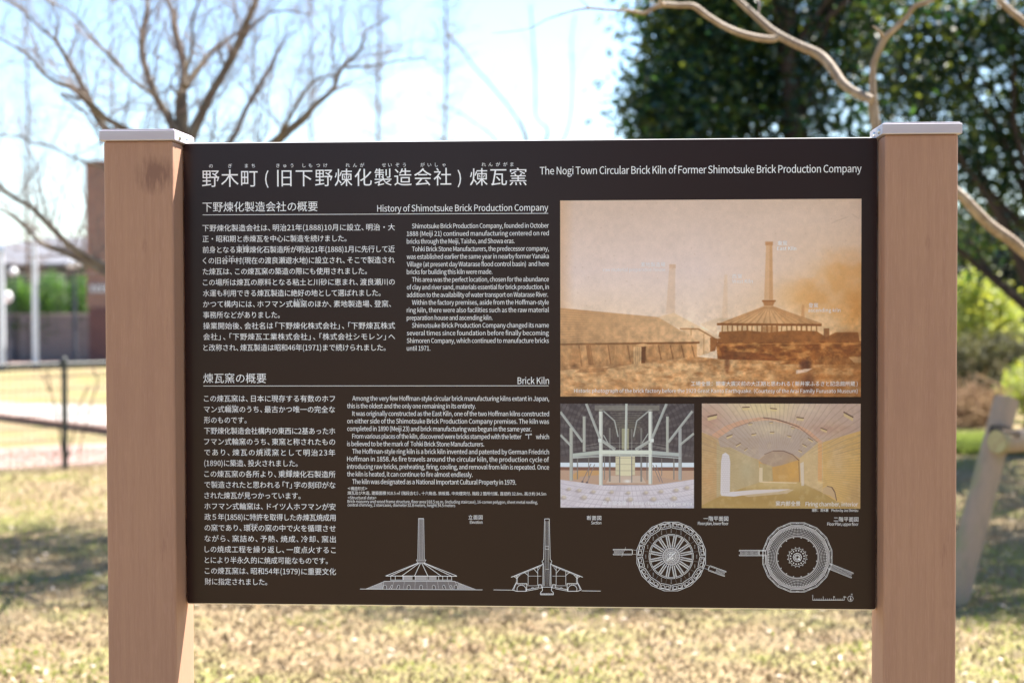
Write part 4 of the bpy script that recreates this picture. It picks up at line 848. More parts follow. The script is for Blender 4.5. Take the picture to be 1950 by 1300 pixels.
# --- timber hall around the chimney
def hall():
    c = Canvas(753, 587, 0.5, 42, 47, 4); U, V = c.U, c.V
    c.a = np.ones((c.h, c.w, 3)) * np.array((86, 76, 84)) / 255
    n = c.noise(20, 16, 4, 1); c.fill(np.clip((n - .5) * 4, 0, 1), (128, 116, 118), .5)
    ang = np.arctan2(V - 420, U - 795); rad = np.hypot(U - 795, V - 420)
    c.fill((np.sin(ang * 46) > .35) * (V < 700) * np.clip(rad / 500, .2, 1), (136, 126, 132), .3); c.fill((np.sin(rad / 7.5) > .5) * (V < 700), (62, 52, 60), .3)
    for y in range(100, 330, 26): c.line((560 + y * .3, y), (1030 - y * .3, y), 8, (150, 142, 134), .5)
    c.blob(795, 330, 170, 120, (120, 112, 100), .5)
    c.poly([(42, 640), (1547, 640), (1547, 720), (42, 720)], (92, 80, 86), .8)
    for y in range(560, 715, 12): c.line((42, y), (500, y - 20), 3, (140, 130, 136), .45); c.line((1547, y), (1090, y - 20), 3, (140, 130, 136), .45)
    c.poly([(42, 712), (1547, 708), (1547, 765), (42, 765)], (226, 228, 246)); c.poly([(42, 762), (1547, 760), (1547, 800), (42, 802)], (138, 100, 92))
    c.poly([(42, 798), (1547, 798), (1547, 960), (42, 960)], (196, 160, 146)); c.poly([(180, 850), (250, 800), (480, 800), (480, 850), (260, 870), (250, 900), (190, 900)], (206, 160, 120)); c.poly([(1090, 800), (1340, 800), (1340, 905), (1090, 850)], (206, 166, 146))
    c.poly([(42, 905), (500, 965), (1100, 960), (1547, 895), (1547, 1220), (42, 1220)], (222, 208, 222))
    m, _ = c.mask([(42, 905), (500, 965), (1100, 960), (1547, 895), (1547, 1220), (42, 1220)])
    fl = ((np.sin((V - 900) * .11 + ((U - 795) * .004) ** 2) > .9) | (np.sin((U - 795) / (V - 600) * 60) > .93)); c.fill(m * fl, (176, 160, 178), .5); c.fill(m * np.clip((c.noise(14, 10, 4, 5) - .5) * 4, 0, 1), (198, 182, 196), .5)
    c.fill(m * np.clip((V - 1050) / 200, 0, 1) * np.clip((U - 900) / 600, 0, 1), (188, 182, 206), .7)
    # chimney
    c.poly([(735, 325), (815, 325), (815, 560), (735, 560)], (166, 158, 138)); c.poly([(665, 640), (885, 640), (885, 850), (665, 850)], (212, 198, 176)); c.poly([(712, 645), (845, 645), (845, 860), (712, 860)], (226, 212, 188))
    for y in (660, 730, 800, 860): c.line((668, y), (884, y), 4, (150, 130, 116), .8)
    c.poly([(600, 860), (960, 858), (1010, 940), (560, 940)], (212, 188, 180), .8); c.blob(800, 920, 40, 18, (240, 232, 240), .8)
    wood = (186, 182, 180); wl = (222, 218, 218); wd = (138, 132, 134)
    for x, y0, y1, w, col in ((600, 320, 925, 20, wd), (955, 320, 925, 20, wd), (712, 320, 935, 12, wd), (848, 330, 935, 12, wd), (540, 640, 905, 12, wd), (1020, 640, 905, 12, wd), (235, 660, 900, 14, wd), (1322, 660, 900, 16, wd), (1185, 660, 860, 10, wd), (362, 660, 880, 10, wd)): c.line((x, y0), (x, y1), w, col, .85)
    for x, y0, y1, w, col in ((312, 190, 590, 34, wood), (1250, 190, 595, 32, wood), (165, 320, 915, 38, wood), (1392, 320, 905, 38, (176, 172, 178)), (500, 110, 965, 42, wl), (1058, 110, 952, 42, wl)):
        c.line((x, y0), (x, y1), w, col); c.line((x + w * .32, y0), (x + w * .32, y1), w * .18, wd, .7)
    c.line((430, 95), (1160, 95), 60, (150, 142, 138), .7); c.line((430, 128), (1160, 128), 10, (100, 90, 92), .7)
    for a, b, w in (((335, 47), (490, 440), 30), ((1240, 47), (1075, 440), 30), ((42, 140), (295, 480), 28), ((1530, 130), (1260, 480), 28), ((42, 400), (160, 520), 26), ((1547, 380), (1390, 510), 26), ((515, 465), (660, 565), 34), ((1045, 470), (890, 565), 34), ((655, 240), (695, 420), 14), ((905, 240), (868, 420), 14), ((530, 130), (655, 240), 14), ((1040, 130), (905, 240), 14), ((1035, 380), (965, 490), 12), ((530, 400), (585, 500), 12)): c.line(a, b, w, (190, 188, 190), .92); c.line((a[0] + w * .3, a[1]), (b[0] + w * .3, b[1]), w * .2, wd, .6)
    c.line((790, 47), (780, 570), 28, (206, 204, 204)); c.line((798, 47), (788, 570), 7, wd, .6)
    c.poly([(180, 610), (480, 575), (480, 620), (180, 650)], (190, 190, 190)); c.poly([(480, 570), (1075, 570), (1075, 618), (480, 618)], (222, 220, 216)); c.poly([(1075, 575), (1380, 600), (1380, 640), (1075, 622)], (186, 186, 190))
    for dy in (14, 28): c.line((180, 650 + dy * .4), (480, 618 + dy), 7, (206, 204, 208)); c.line((480, 618 + dy * .5), (1075, 622 + dy * .5), 6, (226, 224, 224)); c.line((1075, 625 + dy * .5), (1400, 650 + dy * .4), 6, (190, 190, 196))
    for y in (490, 520, 535): c.line((330, y + 30), (500, y), 4, (196, 190, 186), .7); c.line((500, y), (1080, y), 4, (196, 190, 186), .6); c.line((1080, y), (1250, y + 30), 4, (196, 190, 186), .7)
    for x in (487, 1078): c.poly([(x - 18, 440), (x + 18, 440), (x + 18, 480), (x - 18, 480)], (224, 222, 226))
    for a, b in (((388, 725), (290, 925)), ((430, 730), (345, 935)), ((1085, 735), (1165, 925)), ((1120, 735), (1195, 935))): c.line(a, b, 8, (140, 128, 138)); 
    for x, y in ((290, 928), (342, 936)): c.blob(x, y, 14, 9, (90, 76, 90), .9, 4)
    for x, y, r in ((140, 1010, 30), (255, 1025, 34), (415, 1040, 32), (622, 1042, 30), (810, 1050, 30), (1010, 1048, 32), (1180, 1034, 32), (1350, 1018, 34), (1470, 990, 36), (80, 1105, 36), (310, 1105, 40), (575, 1125, 40), (832, 1125, 40), (1095, 1120, 40), (1325, 1110, 42)):
        c.blob(x - 14, y + 10, r, r * .55, (166, 148, 158), .7, 4); c.blob(x, y, r * .8, r * .6, (200, 180, 172), .9, 4); c.blob(x + 4, y - 5, r * .4, r * .3, (222, 206, 198), .7, 4)
    c.a += c.g.normal(0, .012, (c.h, c.w))[..., None]; c.a = np.clip((c.a - .06) * np.array((1.08, 1.12, 1.1)), 0, 1); c.blur(1); return c
picture('printed_photograph', 'print of the timber hall around the chimney', hall(), ((1067.2, 768.3), (1321.6, 768.3), (1321.6, 966.6), (1067.2, 966.4)))

# --- brick tunnel
def tunnel():
    c = Canvas(892, 591, 0.5, 37, 47, 5); U, V = c.U, c.V
    c.a = np.ones((c.h, c.w, 3)) * np.array((186, 150, 108)) / 255
    vx, vy = 890, 800; ang = np.arctan2(V - vy, U - vx); rad = np.hypot((U - vx), (V - vy) * 1.15)
    # vault of the near bay
    c.poly([(37, 47), (1822, 47), (1822, 350), (1400, 480), (1150, 300), (860, 215), (560, 225), (300, 330), (160, 420), (37, 370)], (186, 154, 138))
    c.blob(760, 90, 420, 120, (224, 200, 140), .8); c.blob(120, 250, 150, 160, (176, 124, 100), .7); c.blob(1480, 330, 260, 70, (168, 120, 98), .6); c.blob(1200, 100, 180, 80, (204, 178, 158), .6)
    # side walls near
    c.poly([(37, 370), (160, 425), (205, 470), (210, 1110), (37, 1200)], (180, 140, 92)); c.poly([(1400, 480), (1822, 350), (1822, 1228), (1560, 1150), (1400, 1050)], (206, 160, 88)); c.blob(1560, 650, 120, 250, (194, 156, 112), .6); c.blob(100, 900, 90, 200, (196, 138, 84), .5); c.blob(1780, 1100, 120, 180, (164, 126, 84), .6)
    # floor
    c.poly([(37, 1200), (210, 1110), (690, 930), (1140, 930), (1400, 1050), (1560, 1150), (1822, 1228), (37, 1228)], (164, 128, 66)); c.blob(900, 960, 420, 60, (198, 168, 116), .7); c.blob(700, 1130, 500, 60, (150, 112, 54), .6)
    # arch face, second vault
    c.poly([(150, 400), (300, 300), (480, 235), (700, 200), (860, 215), (1100, 275), (1250, 350), (1400, 480), (1390, 500), (1340, 480), (1200, 370), (1000, 275), (800, 235), (600, 250), (400, 320), (220, 440), (160, 425)], (200, 146, 114))
    c.poly([(220, 440), (400, 320), (600, 250), (800, 235), (1000, 275), (1200, 370), (1340, 490), (1140, 660), (1000, 590), (900, 570), (780, 600), (680, 680), (560, 640), (360, 540), (250, 560)], (170, 146, 132)); c.blob(820, 330, 240, 80, (206, 184, 150), .75)
    c.poly([(205, 470), (250, 540), (360, 540), (560, 640), (680, 690), (690, 935), (370, 1040), (250, 1090), (205, 1110)], (176, 150, 108)); c.blob(550, 800, 90, 140, (176, 162, 128), .6)
    c.poly([(1140, 660), (1340, 490), (1400, 500), (1400, 1050), (1340, 1010), (1140, 930)], (200, 166, 116))
    c.poly([(1345, 490), (1392, 490), (1392, 930), (1345, 925)], (214, 152, 92), .9); c.blob(1370, 930, 30, 20, (230, 190, 120), .8)
    # far bay
    c.poly([(680, 690), (780, 600), (900, 570), (1000, 590), (1140, 680), (1140, 930), (690, 930)], (186, 136, 70)); c.poly([(680, 690), (780, 600), (900, 570), (1000, 590), (1130, 680), (940, 740), (840, 760), (720, 720)], (160, 130, 108)); c.poly([(690, 720), (830, 750), (840, 920), (690, 930)], (168, 142, 96)); c.blob(1060, 800, 70, 110, (204, 146, 66), .8)
    # brick joints
    br = (np.sin(rad * .42) > .86); c.fill(br * (V < 560) * 1.0, (132, 100, 80), .35); c.fill((np.sin(ang * 90 + 3 * c.noise(8, 6, 2, 3)) > .8) * (V < 620) * (rad > 250), (136, 106, 86), .3)
    wall = (V > 430) * ((U < 680) | (U > 1140)) * 1.0; yy = (V - vy) / (np.abs(U - vx) + 60); c.fill((np.sin(yy * 190) > .8) * wall * (V < 1110), (140, 106, 64), .4)
    c.fill(np.clip((c.noise(40, 26, 4, 7) - .5) * 4, 0, 1), (136, 104, 72), .13); c.fill(np.clip((.45 - c.noise(30, 20, 4, 9)) * 5, 0, 1), (226, 200, 156), .16)
    c.line((400, 320), (600, 250), 5, (110, 74, 58), .8); c.line((600, 250), (730, 205), 3, (120, 84, 64), .7)
    for a, b, w in (((730, 205), (870, 222), 10), ((870, 222), (1000, 262), 12), ((1000, 262), (1130, 310), 9), ((1130, 310), (1240, 400), 5), ((1240, 400), (1340, 480), 4), ((740, 620), (840, 580), 5), ((840, 580), (960, 580), 8), ((960, 580), (1060, 620), 8), ((1060, 620), (1135, 690), 8)): c.line(a, b, w, (84, 50, 42), .9)
    for x, y, w, d in ((535, 88, 84, -4), (845, 103, 74, 8), (155, 185, 110, -26), (1145, 205, 84, 10), (1685, 170, 110, 60), (1410, 332, 74, 26), (585, 272, 50, -5), (820, 258, 40, 2), (1062, 314, 44, 10), (350, 408, 70, -26), (625, 388, 56, -10), (830, 368, 50, 0), (1022, 410, 46, 10), (1262, 448, 56, 30), (1195, 512, 50, 24), (450, 505, 56, -30), (535, 560, 40, -24), (1145, 575, 44, 22)):
        c.poly([(x - w / 2, y - d / 2), (x + w / 2, y + d / 2), (x + w / 2 - 4, y + d / 2 + 34 * w / 84), (x - w / 2 + 4, y - d / 2 + 34 * w / 84)], (206, 176, 118), .8); c.line((x - w / 2, y - d / 2), (x + w / 2, y + d / 2), 11 * w / 84, (72, 42, 34), .95)
    # lit openings
    c.poly([(255, 700), (270, 620), (305, 600), (345, 630), (358, 700), (355, 1045), (640, 1020), (1040, 1010), (900, 1040), (560, 1075), (400, 1098), (260, 1090), (248, 1060)], (204, 192, 192)); c.poly([(400, 1060), (640, 1020), (1080, 1015), (1000, 1060), (560, 1100)], (206, 184, 170), .5)
    for y in range(640, 1050, 24): c.line((258, y), (355, y), 3, (160, 140, 136), .6)
    for i, y in enumerate(range(640, 1050, 24)):
        for x in range(270 + (i % 2) * 12, 355, 26): c.line((x, y), (x, y + 24), 2, (160, 140, 136), .5)
    c.poly([(686, 770), (724, 770), (724, 925), (1120, 935), (1100, 945), (700, 938), (684, 930)], (222, 196, 160), .75); c.poly([(1145, 720), (1185, 700), (1190, 970), (1160, 975)], (206, 190, 178), .7)
    c.line((1130, 700), (1140, 930), 8, (120, 80, 50), .8)
    # fire hole
    c.poly([(1405, 1000), (1450, 975), (1500, 985), (1540, 1040), (1558, 1140), (1480, 1080), (1400, 1060)], (186, 150, 108))
    for a, b, w in (((1448, 976), (1500, 985), 8), ((1500, 985), (1535, 1040), 12), ((1535, 1040), (1556, 1140), 10)): c.line(a, b, w, (92, 60, 44), .95)
    c.a += c.g.normal(0, .012, (c.h, c.w))[..., None]; c.a = np.clip(c.a * np.array((1.08, 1.1, 1.14)) * .86 + .12, 0, 1); c.blur(2); return c
picture('printed_photograph', 'print of the vaulted brick firing chamber', tunnel(), ((1336.4, 768.2), (1638.6, 768.2), (1638.4, 967.8), (1336.4, 967)))

cap_(('素地製造場', 1220.4, 1266.7, 507.5, 9.5), ('raw material preparation house', 1148.7, 1267, 517.2, 9.3))
cap_(('西窯', 1394.3, 1413, 529.8, 9.5), ('West Kiln', 1394.3, 1433.2, 539, 9.3))
cap_(('東窯', 1480.4, 1498.6, 466.6, 9.5), ('East Kiln', 1480, 1516, 476.6, 9.3), ('東窯', 1480.9, 1499.1, 466.6, 9.5), ('East Kiln', 1480.4, 1516.4, 476.6, 9.3))
cap_(('登窯', 1539.6, 1557.8, 584.8, 9.5), ('ascending kiln', 1539, 1600.2, 594, 9.3))
cap_(('工場全景：関東大震災前の大正期と思われる ( 新井家ふるさと記念館所蔵 )', 1315.7, 1633, 733.8, 9.8), ('Historic photograph of the brick factory before the 1923 Great Kanto Earthquake. (Courtesy of the Arai Family Furusato Museum)', 1093.3, 1633, 747.2, 9.7))
cap_(('窯上部全景　Firing chamber, upper area', 1147, 1317.6, 960.8, 10),)
cap_(('窯内部全景', 1477, 1524, 961.8, 10), ('Firing chamber, interior', 1534, 1633.5, 962.9, 10.5))
bpy.data.objects.remove(_to)
# ================================================================= BACKGROUND
# ---------------------------------------------------------------- bare trees
M['bark'] = mat('grey_brown_bark', (0.13, 0.10, 0.075), 0.9, 0.2, noise=[((12, 12, 5), (0.22, 0.18, 0.13), 0.4, 0.65), ((40, 40, 20), (0.07, 0.055, 0.045), 0.6, 0.8)], bump=((60, 60, 20), 0.6, 0.004))
M['myrtle'] = mat('smooth_tan_bark', (0.23, 0.17, 0.115), 0.7, 0.3, noise=[((14, 14, 9), (0.33, 0.26, 0.19), 0.45, 0.65), ((40, 40, 22), (0.17, 0.115, 0.08), 0.55, 0.7)], bump=((60, 60, 30), 0.7, 0.003))
M['twig'] = mat('thin_twig_bark', (0.24, 0.18, 0.155), 0.9, 0.2)
M['trunk_dark'] = mat('dark_bark', (0.07, 0.05, 0.04), 0.95, 0.2, bump=((30, 30, 8), 0.8, 0.01))

def curve_pts(pts, depth, wob, seed):
    """pixel polyline with widths -> 3D points; depth wanders so the limb leaves its plane"""
    r = random.Random(seed); out = []; rad = []; d = depth; n = len(pts)
    dd = r.uniform(-1, 1) * wob
    for i, p in enumerate(pts):
        t = i / max(n - 1, 1); q = depth + dd * t + 0.12 * wob * math.sin(3 * t + seed)
        out.append(at(p[0], p[1], q)); rad.append(p[2] / 2 / F * q)
    # densify with Catmull-Rom
    P, Q = [], []
    for i in range(n - 1):
        p0, p1, p2, p3 = out[max(i - 1, 0)], out[i], out[i + 1], out[min(i + 2, n - 1)]
        for k in range(3):
            t = k / 3; P.append(0.5 * ((2 * p1) + (p2 - p0) * t + (2 * p0 - 5 * p1 + 4 * p2 - p3) * t * t + (3 * p1 - p0 - 3 * p2 + p3) * t ** 3)); Q.append(rad[i] * (1 - t) + rad[i + 1] * t)
    P.append(out[-1]); Q.append(rad[-1]); return P, Q
def twigs_from(mb, P, Q, r, dens, length, depth=2, upb=0.5, rmin=0.0015):
    for i in range(len(P) - 1):
        seg = (P[i + 1] - P[i]); L = seg.length
        if L < 1e-6: continue
        t = seg.normalized()
        for _ in range(int(dens * L + r.random())):
            a = P[i].lerp(P[i + 1], r.random())
            d = (t * 0.6 + Vector((r.gauss(0, 1), r.gauss(0, 1), r.gauss(0.3, 1))).normalized() * 0.9 + Vector((0, 0, upb * 0.4))).normalized()
            l = length * r.uniform(0.4, 1.2); rr = max(min(Q[i] * 0.35, 0.005), rmin); pts = [a]; dir_ = d.copy()
            for k in range(4):
                dir_ = (dir_ + Vector((r.gauss(0, .18), r.gauss(0, .18), r.gauss(0.06, .18)))).normalized(); pts.append(pts[-1] + dir_ * l / 4)
            rad = [rr, rr * .8, rr * .6, rr * .45, rr * .25]
            mb.tube(pts, rad, 3, cap=False)
            if depth > 1: twigs_from(mb, pts, rad, r, dens * 2.6 / max(length, .1) * 0.35 + 2, length * 0.45, depth - 1, upb, rmin * .8)

def pixel_tree(name, label, base, trunk, limbs, depth, m, wob, seed, dens=3, tl=0.5, group=None, cat='tree', tdepth=2, rmin=0.0015):
    t = thing(name, base, label, cat, group); r = random.Random(seed)
    P, Q = curve_pts(trunk, depth, 0, seed)
    P = [Vector(base) - Vector((0, 0, .1))] + P; Q = [Q[0] * 1.25] + Q
    mb = MB(); mb.tube(P, Q, 10); tr = mb.build('trunk', m, t, loc=base)
    tw = MB(); twigs_from(tw, P[len(P) // 2:], Q[len(P) // 2:], r, dens * .5, tl, tdepth, rmin=rmin)
    for i, L in enumerate(limbs):
        P, Q = curve_pts(L, depth, wob, seed + i + 1)
        mb = MB(); mb.tube(P, Q, 7); mb.build('limb', m, t, loc=P[0])
        twigs_from(tw, P[1:], Q[1:], r, dens, tl, tdepth, rmin=rmin)
    o = tw.build('twigs', M['twig'], t, loc=base); o['kind'] = 'stuff'
    return t

limbsA = [
 [(346, 300, 26), (346, 208, 26), (346, 182, 22), (350, 161, 18), (352, 134, 16), (346, 104, 15), (332, 53, 13), (330, 25, 10), (318, 0, 9), (306, -60, 6), (300, -120, 4)],
 [(343, 280, 20), (322, 225, 17), (300, 190, 14), (277, 129, 13), (270, 76, 12), (281, 14, 9), (281, -30, 7), (290, -90, 4)],
 [(352, 165, 17), (374, 136, 13), (392, 111, 10), (410, 92, 8), (430, 78, 7), (452, 64, 5), (480, 50, 3)],
 [(350, 330, 24), (362, 270, 22), (383, 220, 19), (400, 183, 17), (430, 132, 16), (457, 78, 17), (471, 41, 13), (488, 0, 12), (496, -50, 8), (510, -110, 4)],
 [(352, 350, 18), (440, 268, 11), (464, 217, 9), (491, 169, 10), (505, 145, 9), (518, 129, 6), (529, 101, 4), (549, 68, 3), (566, 58, 2)],
 [(358, 400, 24), (460, 320, 20), (532, 264, 19), (552, 247, 16), (580, 224, 15), (600, 200, 11), (633, 172, 9), (643, 145, 9), (654, 125, 8), (684, 98, 7), (698, 57, 4), (722, 47, 3), (740, 30, 2)],
 [(532, 262, 14), (545, 237, 8), (562, 205, 6), (579, 176, 6), (603, 152, 5), (643, 142, 4)],
 [(657, 128, 6), (690, 128, 4), (725, 122, 4), (770, 114, 3), (806, 110, 2), (815, 116, 1.5)],
 [(340, 430, 30), (280, 340, 22), (231, 270, 18), (198, 242, 17), (175, 203, 15), (150, 150, 11), (129, 115, 10), (106, 78, 7), (76, 53, 5), (44, 21, 5), (9, 0, 4), (-30, -20, 3)],
 [(300, 370, 20), (262, 268, 13), (231, 242, 13), (200, 225, 11), (170, 196, 15), (136, 166, 10), (111, 159, 8), (81, 138, 7), (62, 113, 6), (39, 95, 5), (0, 74, 4), (-30, 60, 3)],
 [(322, 225, 9), (298, 187, 7), (249, 148, 6), (217, 115, 8), (180, 76, 5), (150, 39, 4), (120, 15, 3), (97, 5, 5), (80, -10, 3)],
 [(106, 78, 6), (111, 50, 4), (108, 30, 3), (97, 7, 3)],
 [(150, 190, 8), (118, 178, 4), (124, 188, 4), (160, 212, 5), (185, 250, 5), (195, 275, 5)],
 [(346, 182, 9), (330, 172, 5), (326, 150, 4), (340, 137, 3)],
 [(358, 620, 34), (260, 545, 20), (199, 506, 15), (162, 487, 14), (129, 464, 13), (97, 432, 11), (58, 393, 9), (32, 380, 8), (0, 356, 7), (-40, 330, 5)],
 [(260, 548, 14), (199, 518, 13), (171, 503, 13), (123, 480, 12), (81, 464, 9), (48, 432, 7), (10, 403, 5), (-20, 396, 3)],
 [(230, 330, 6), (175, 312, 5), (129, 295, 4), (99, 280, 4), (62, 272, 4), (46, 261, 4), (0, 258, 3), (-30, 262, 2)],
 [(457, 78, 9), (480, 50, 5), (505, 32, 4), (522, 22, 4), (560, 22, 3), (592, 30, 2)],
 [(430, 132, 7), (418, 105, 4), (416, 88, 3), (432, 76, 2)],
 [(356, 134, 7), (366, 90, 6), (368, 40, 5), (380, 0, 4), (392, -40, 3)],
]
bA = ground(356, 1062)
pixel_tree('bare_tree', 'bare many-limbed tree rising behind the left half of the board', bA, [(356, 1040, 40), (358, 800, 38), (357, 600, 36), (350, 420, 32), (346, 290, 27)], limbsA,
           (bA - CAM).dot(fw), M['bark'], 0.9, 21, dens=15, tl=0.7, group='bare trees', tdepth=2, rmin=0.0012)
bC = ground(1012, 760)
limbsC = [
 [(1012, 330, 10), (1002, 264, 8), (982, 223, 5), (938, 166, 5), (901, 125, 4), (884, 98, 5), (864, 78, 6), (850, 60, 4), (838, 30, 3)],
 [(1018, 330, 9), (1041, 262, 6), (1041, 244, 5), (1021, 223, 4), (1019, 180, 4), (1019, 135, 3.5), (1014, 61, 3), (1010, 10, 2)],
 [(1012, 420, 10), (980, 330, 7), (940, 262, 5), (905, 235, 3.5), (870, 212, 3), (830, 200, 2)],
 [(1016, 380, 9), (1062, 290, 5), (1085, 230, 4), (1090, 150, 3), (1088, 80, 2.5), (1096, 30, 2)],
]
pixel_tree('bare_tree', 'slender bare tree behind the middle of the board, its forked twigs just above the edge', bC, [(1012, 740, 16), (1013, 560, 13), (1012, 330, 10)], limbsC,
           (bC - CAM).dot(fw), M['bark'], 1.5, 45, dens=2.2, tl=0.8, group='bare trees', tdepth=2, rmin=0.003)
# crape myrtle close behind the right post
dM = 5.7
bM = at(1700, 650, dM); bM.z = 0
limbsM = [
 [(1661, 191, 18), (1643, 182, 17), (1623, 173, 17), (1604, 158, 18), (1591, 140, 19), (1575, 118, 19), (1558, 103, 19), (1520, 86, 17), (1488, 70, 17), (1466, 55, 15), (1446, 37, 14), (1425, 18, 13), (1402, -4, 13), (1380, -40, 10), (1365, -80, 7)],
 [(1484, 68, 12), (1474, 75, 13), (1445, 73, 14), (1413, 65, 13), (1388, 55, 12), (1367, 44, 12), (1340, 26, 12), (1320, 12, 12), (1290, 11, 11), (1264, 9, 12), (1245, 15, 9), (1227, 26, 7), (1199, 21, 6), (1160, 19, 5), (1124, 16, 5), (1095, 20, 4), (1068, 28, 3), (1040, 38, 2.5), (1010, 54, 2), (975, 60, 1.8), (938, 64, 1.5)],
 [(1664, 200, 14), (1661, 150, 13), (1664, 120, 13), (1672, 100, 13), (1684, 74, 14), (1700, 58, 12), (1726, 33, 11), (1742, 12, 10), (1775, 0, 9), (1800, -30, 7)],
 [(1684, 74, 8), (1675, 60, 5), (1662, 50, 3)],
 [(1264, 9, 7), (1255, 0, 5), (1250, -20, 4)], [(1124, 16, 3), (1112, 5, 2.5), (1100, -6, 2)],
]
pixel_tree('crape_myrtle', 'smooth tan leafless tree forking just behind the cap of the right post', bM, [(1702, 900, 30), (1696, 600, 27), (1684, 380, 23), (1672, 280, 19), (1667, 235, 18), (1661, 191, 19)], limbsM,
           dM, M['myrtle'], 0.35, 61, dens=0.25, tl=0.25, group='bare trees', tdepth=1, rmin=0.0012)
dN = 6.6
bN = at(2110, 650, dN); bN.z = 0
limbsN = [[(2100, 640, 36), (2020, 540, 26), (1950, 480, 22), (1925, 458, 22), (1887, 431, 22), (1860, 404, 21), (1826, 369, 19), (1790, 345, 13), (1750, 340, 8)],
          [(2112, 330, 30), (2050, 190, 20), (1985, 80, 15), (1950, 42, 14), (1925, 22, 13), (1899, -4, 13), (1870, -50, 10)],
          [(2112, 300, 22), (2160, 100, 16), (2180, -80, 9)]]
pixel_tree('crape_myrtle', 'smooth tan leafless tree reaching into the frame from beyond the right edge', bN, [(2110, 900, 46), (2108, 640, 40), (2112, 300, 32)], limbsN,
           dN, M['myrtle'], 0.3, 71, dens=0.25, tl=0.25, group='bare trees', tdepth=1, rmin=0.0012)

# ---------------------------------------------------------------- row of tall straight conifers, leafless
def conifer(name, label, px, depth, h, lean, seed, dens, wpx):
    b = at(px, 650, depth); b.z = 0; r = random.Random(seed)
    t = thing(name, b, label, 'tree', 'tall straight leafless trees far behind')
    P = [b + Vector((lean * (k / 12) + 0.03 * math.sin(k + seed), 0.03 * math.cos(k), h * k / 12 - 0.1)) for k in range(13)]
    rb = wpx / 2 / F * depth; Q = [rb * (1.5 - 1.2 * k / 12) for k in range(13)]
    mb = MB(); mb.tube(P, Q, 7); mb.build('trunk', M['bark'], t, loc=b)
    mb = MB()
    for k in range(int(dens * h)):
        z = r.uniform(2.2, h) ** 1.0; q = z / h; i = min(int(q * 12), 11); a0 = P[i].lerp(P[i + 1], q * 12 - i)
        an = r.uniform(0, 2 * pi); l = (1 - q * .75) * r.uniform(0.25, 1.5)
        d = Vector((cos(an), sin(an), r.uniform(-.1, .7))).normalized(); pts = [a0, a0 + d * l * .5 + Vector((0, 0, .02)), a0 + d * l + Vector((0, 0, .12 * l))]
        mb.tube(pts, [.010, .007, .004], 3, cap=False)
        for _ in range(5):
            s = r.uniform(.2, 1); o_ = pts[0].lerp(pts[2], s); dd = (d + Vector((r.gauss(0, .8), r.gauss(0, .8), r.gauss(0, .8)))).normalized() * l * .28
            mb.tube([o_, o_ + dd], [.005, .003], 3, cap=False)
    o = mb.build('twigs', M['twig'], t, loc=b); o['kind'] = 'stuff'
    return t
for (px, dp, h, ln, sd_, dn, w, lab) in (
    (57, 44, 13, -.05, 1, 16, 5, 'tall thin leafless tree nearest the left edge, above the white pole'),
    (217, 44, 13.5, .02, 2, 15, 4, 'tall thin leafless tree standing directly above the cap of the left post'),
    (303, 50, 13, .02, 3, 10, 3.5, 'faint thin leafless tree seen through the limbs of the big bare tree'),
    (494, 50, 14, -.15, 4, 12, 4, 'thin leafless tree with a pale stem left of the middle of the sky gap'),
    (599, 42, 13, -.1, 5, 20, 4.5, 'thin twiggy leafless tree crossing the right fork of the big bare tree'),
    (723, 38, 13, .02, 6, 30, 5.5, 'densely twiggy tall thin tree just right of the big bare tree'),
    (852, 36, 13, -.05, 7, 22, 5, 'darkest and rightmost of the tall thin leafless trees, above the middle of the board')):
    conifer('conifer', lab, px, dp, h, ln, sd_, dn, w)

# ---------------------------------------------------------------- leafy crowns
def leaf_mesh(name, clumps, n, size, mats, parent, seed, loc, shell=0.0, aspect=0.45, spray=1.3, per=16):
    """clumps: (centre, rx, ry, rz, weight); n leaf quads folded along the rib, spread through the volume"""
    g = np.random.default_rng(seed); w = np.array([c[4] for c in clumps], float); w /= w.sum()
    k = g.choice(len(clumps), n, p=w); C_ = np.array([tuple(c[0]) for c in clumps]); Rr = np.array([(c[1], c[2], c[3]) for c in clumps])
    u = g.normal(size=(n, 3)); u /= np.linalg.norm(u, axis=1)[:, None]; rad = g.random(n) ** (1 / 3.0 if shell == 0 else 1 / (3.0 + shell))
    # sprays: leaves gather round spray points
    P = C_[k] + u * rad[:, None] * Rr[k]
    ns = max(n // per, 1); idx = g.integers(0, ns, n); S = P[g.integers(0, n, ns)]
    P = S[idx] + g.normal(0, size * spray, (n, 3))
    nrm = g.normal(size=(n, 3)) + np.array([0, 0, .9]); nrm /= np.linalg.norm(nrm, axis=1)[:, None]
    a = np.cross(nrm, g.normal(size=(n, 3))); a /= np.linalg.norm(a, axis=1)[:, None]; b = np.cross(nrm, a)
    L = size * g.uniform(.6, 1.25, n)[:, None]; Wd = L * aspect
    V = np.stack([P - a * L * .5, P + b * Wd * .5 + nrm * L * .08, P + a * L * .5, P - b * Wd * .5 + nrm * L * .08], 1) - np.array(tuple(loc))
    me = bpy.data.meshes.new(name); me.vertices.add(4 * n); me.loops.add(6 * n); me.polygons.add(2 * n)
    me.vertices.foreach_set('co', V.ravel())
    base = np.arange(n)[:, None] * 4; li = np.concatenate([base + [0, 1, 2], base + [0, 2, 3]], 1).ravel(); me.loops.foreach_set('vertex_index', li)
    me.polygons.foreach_set('loop_start', np.arange(0, 6 * n, 3))
    for m in mats: me.materials.append(m)
    mi = np.repeat(g.integers(0, len(mats), ns)[idx], 2); me.polygons.foreach_set('material_index', mi); me.update(); me.validate()
    o = bpy.data.objects.new(name, me); COL.objects.link(o); o.location = loc; put(o, parent); o['kind'] = 'stuff'; return o
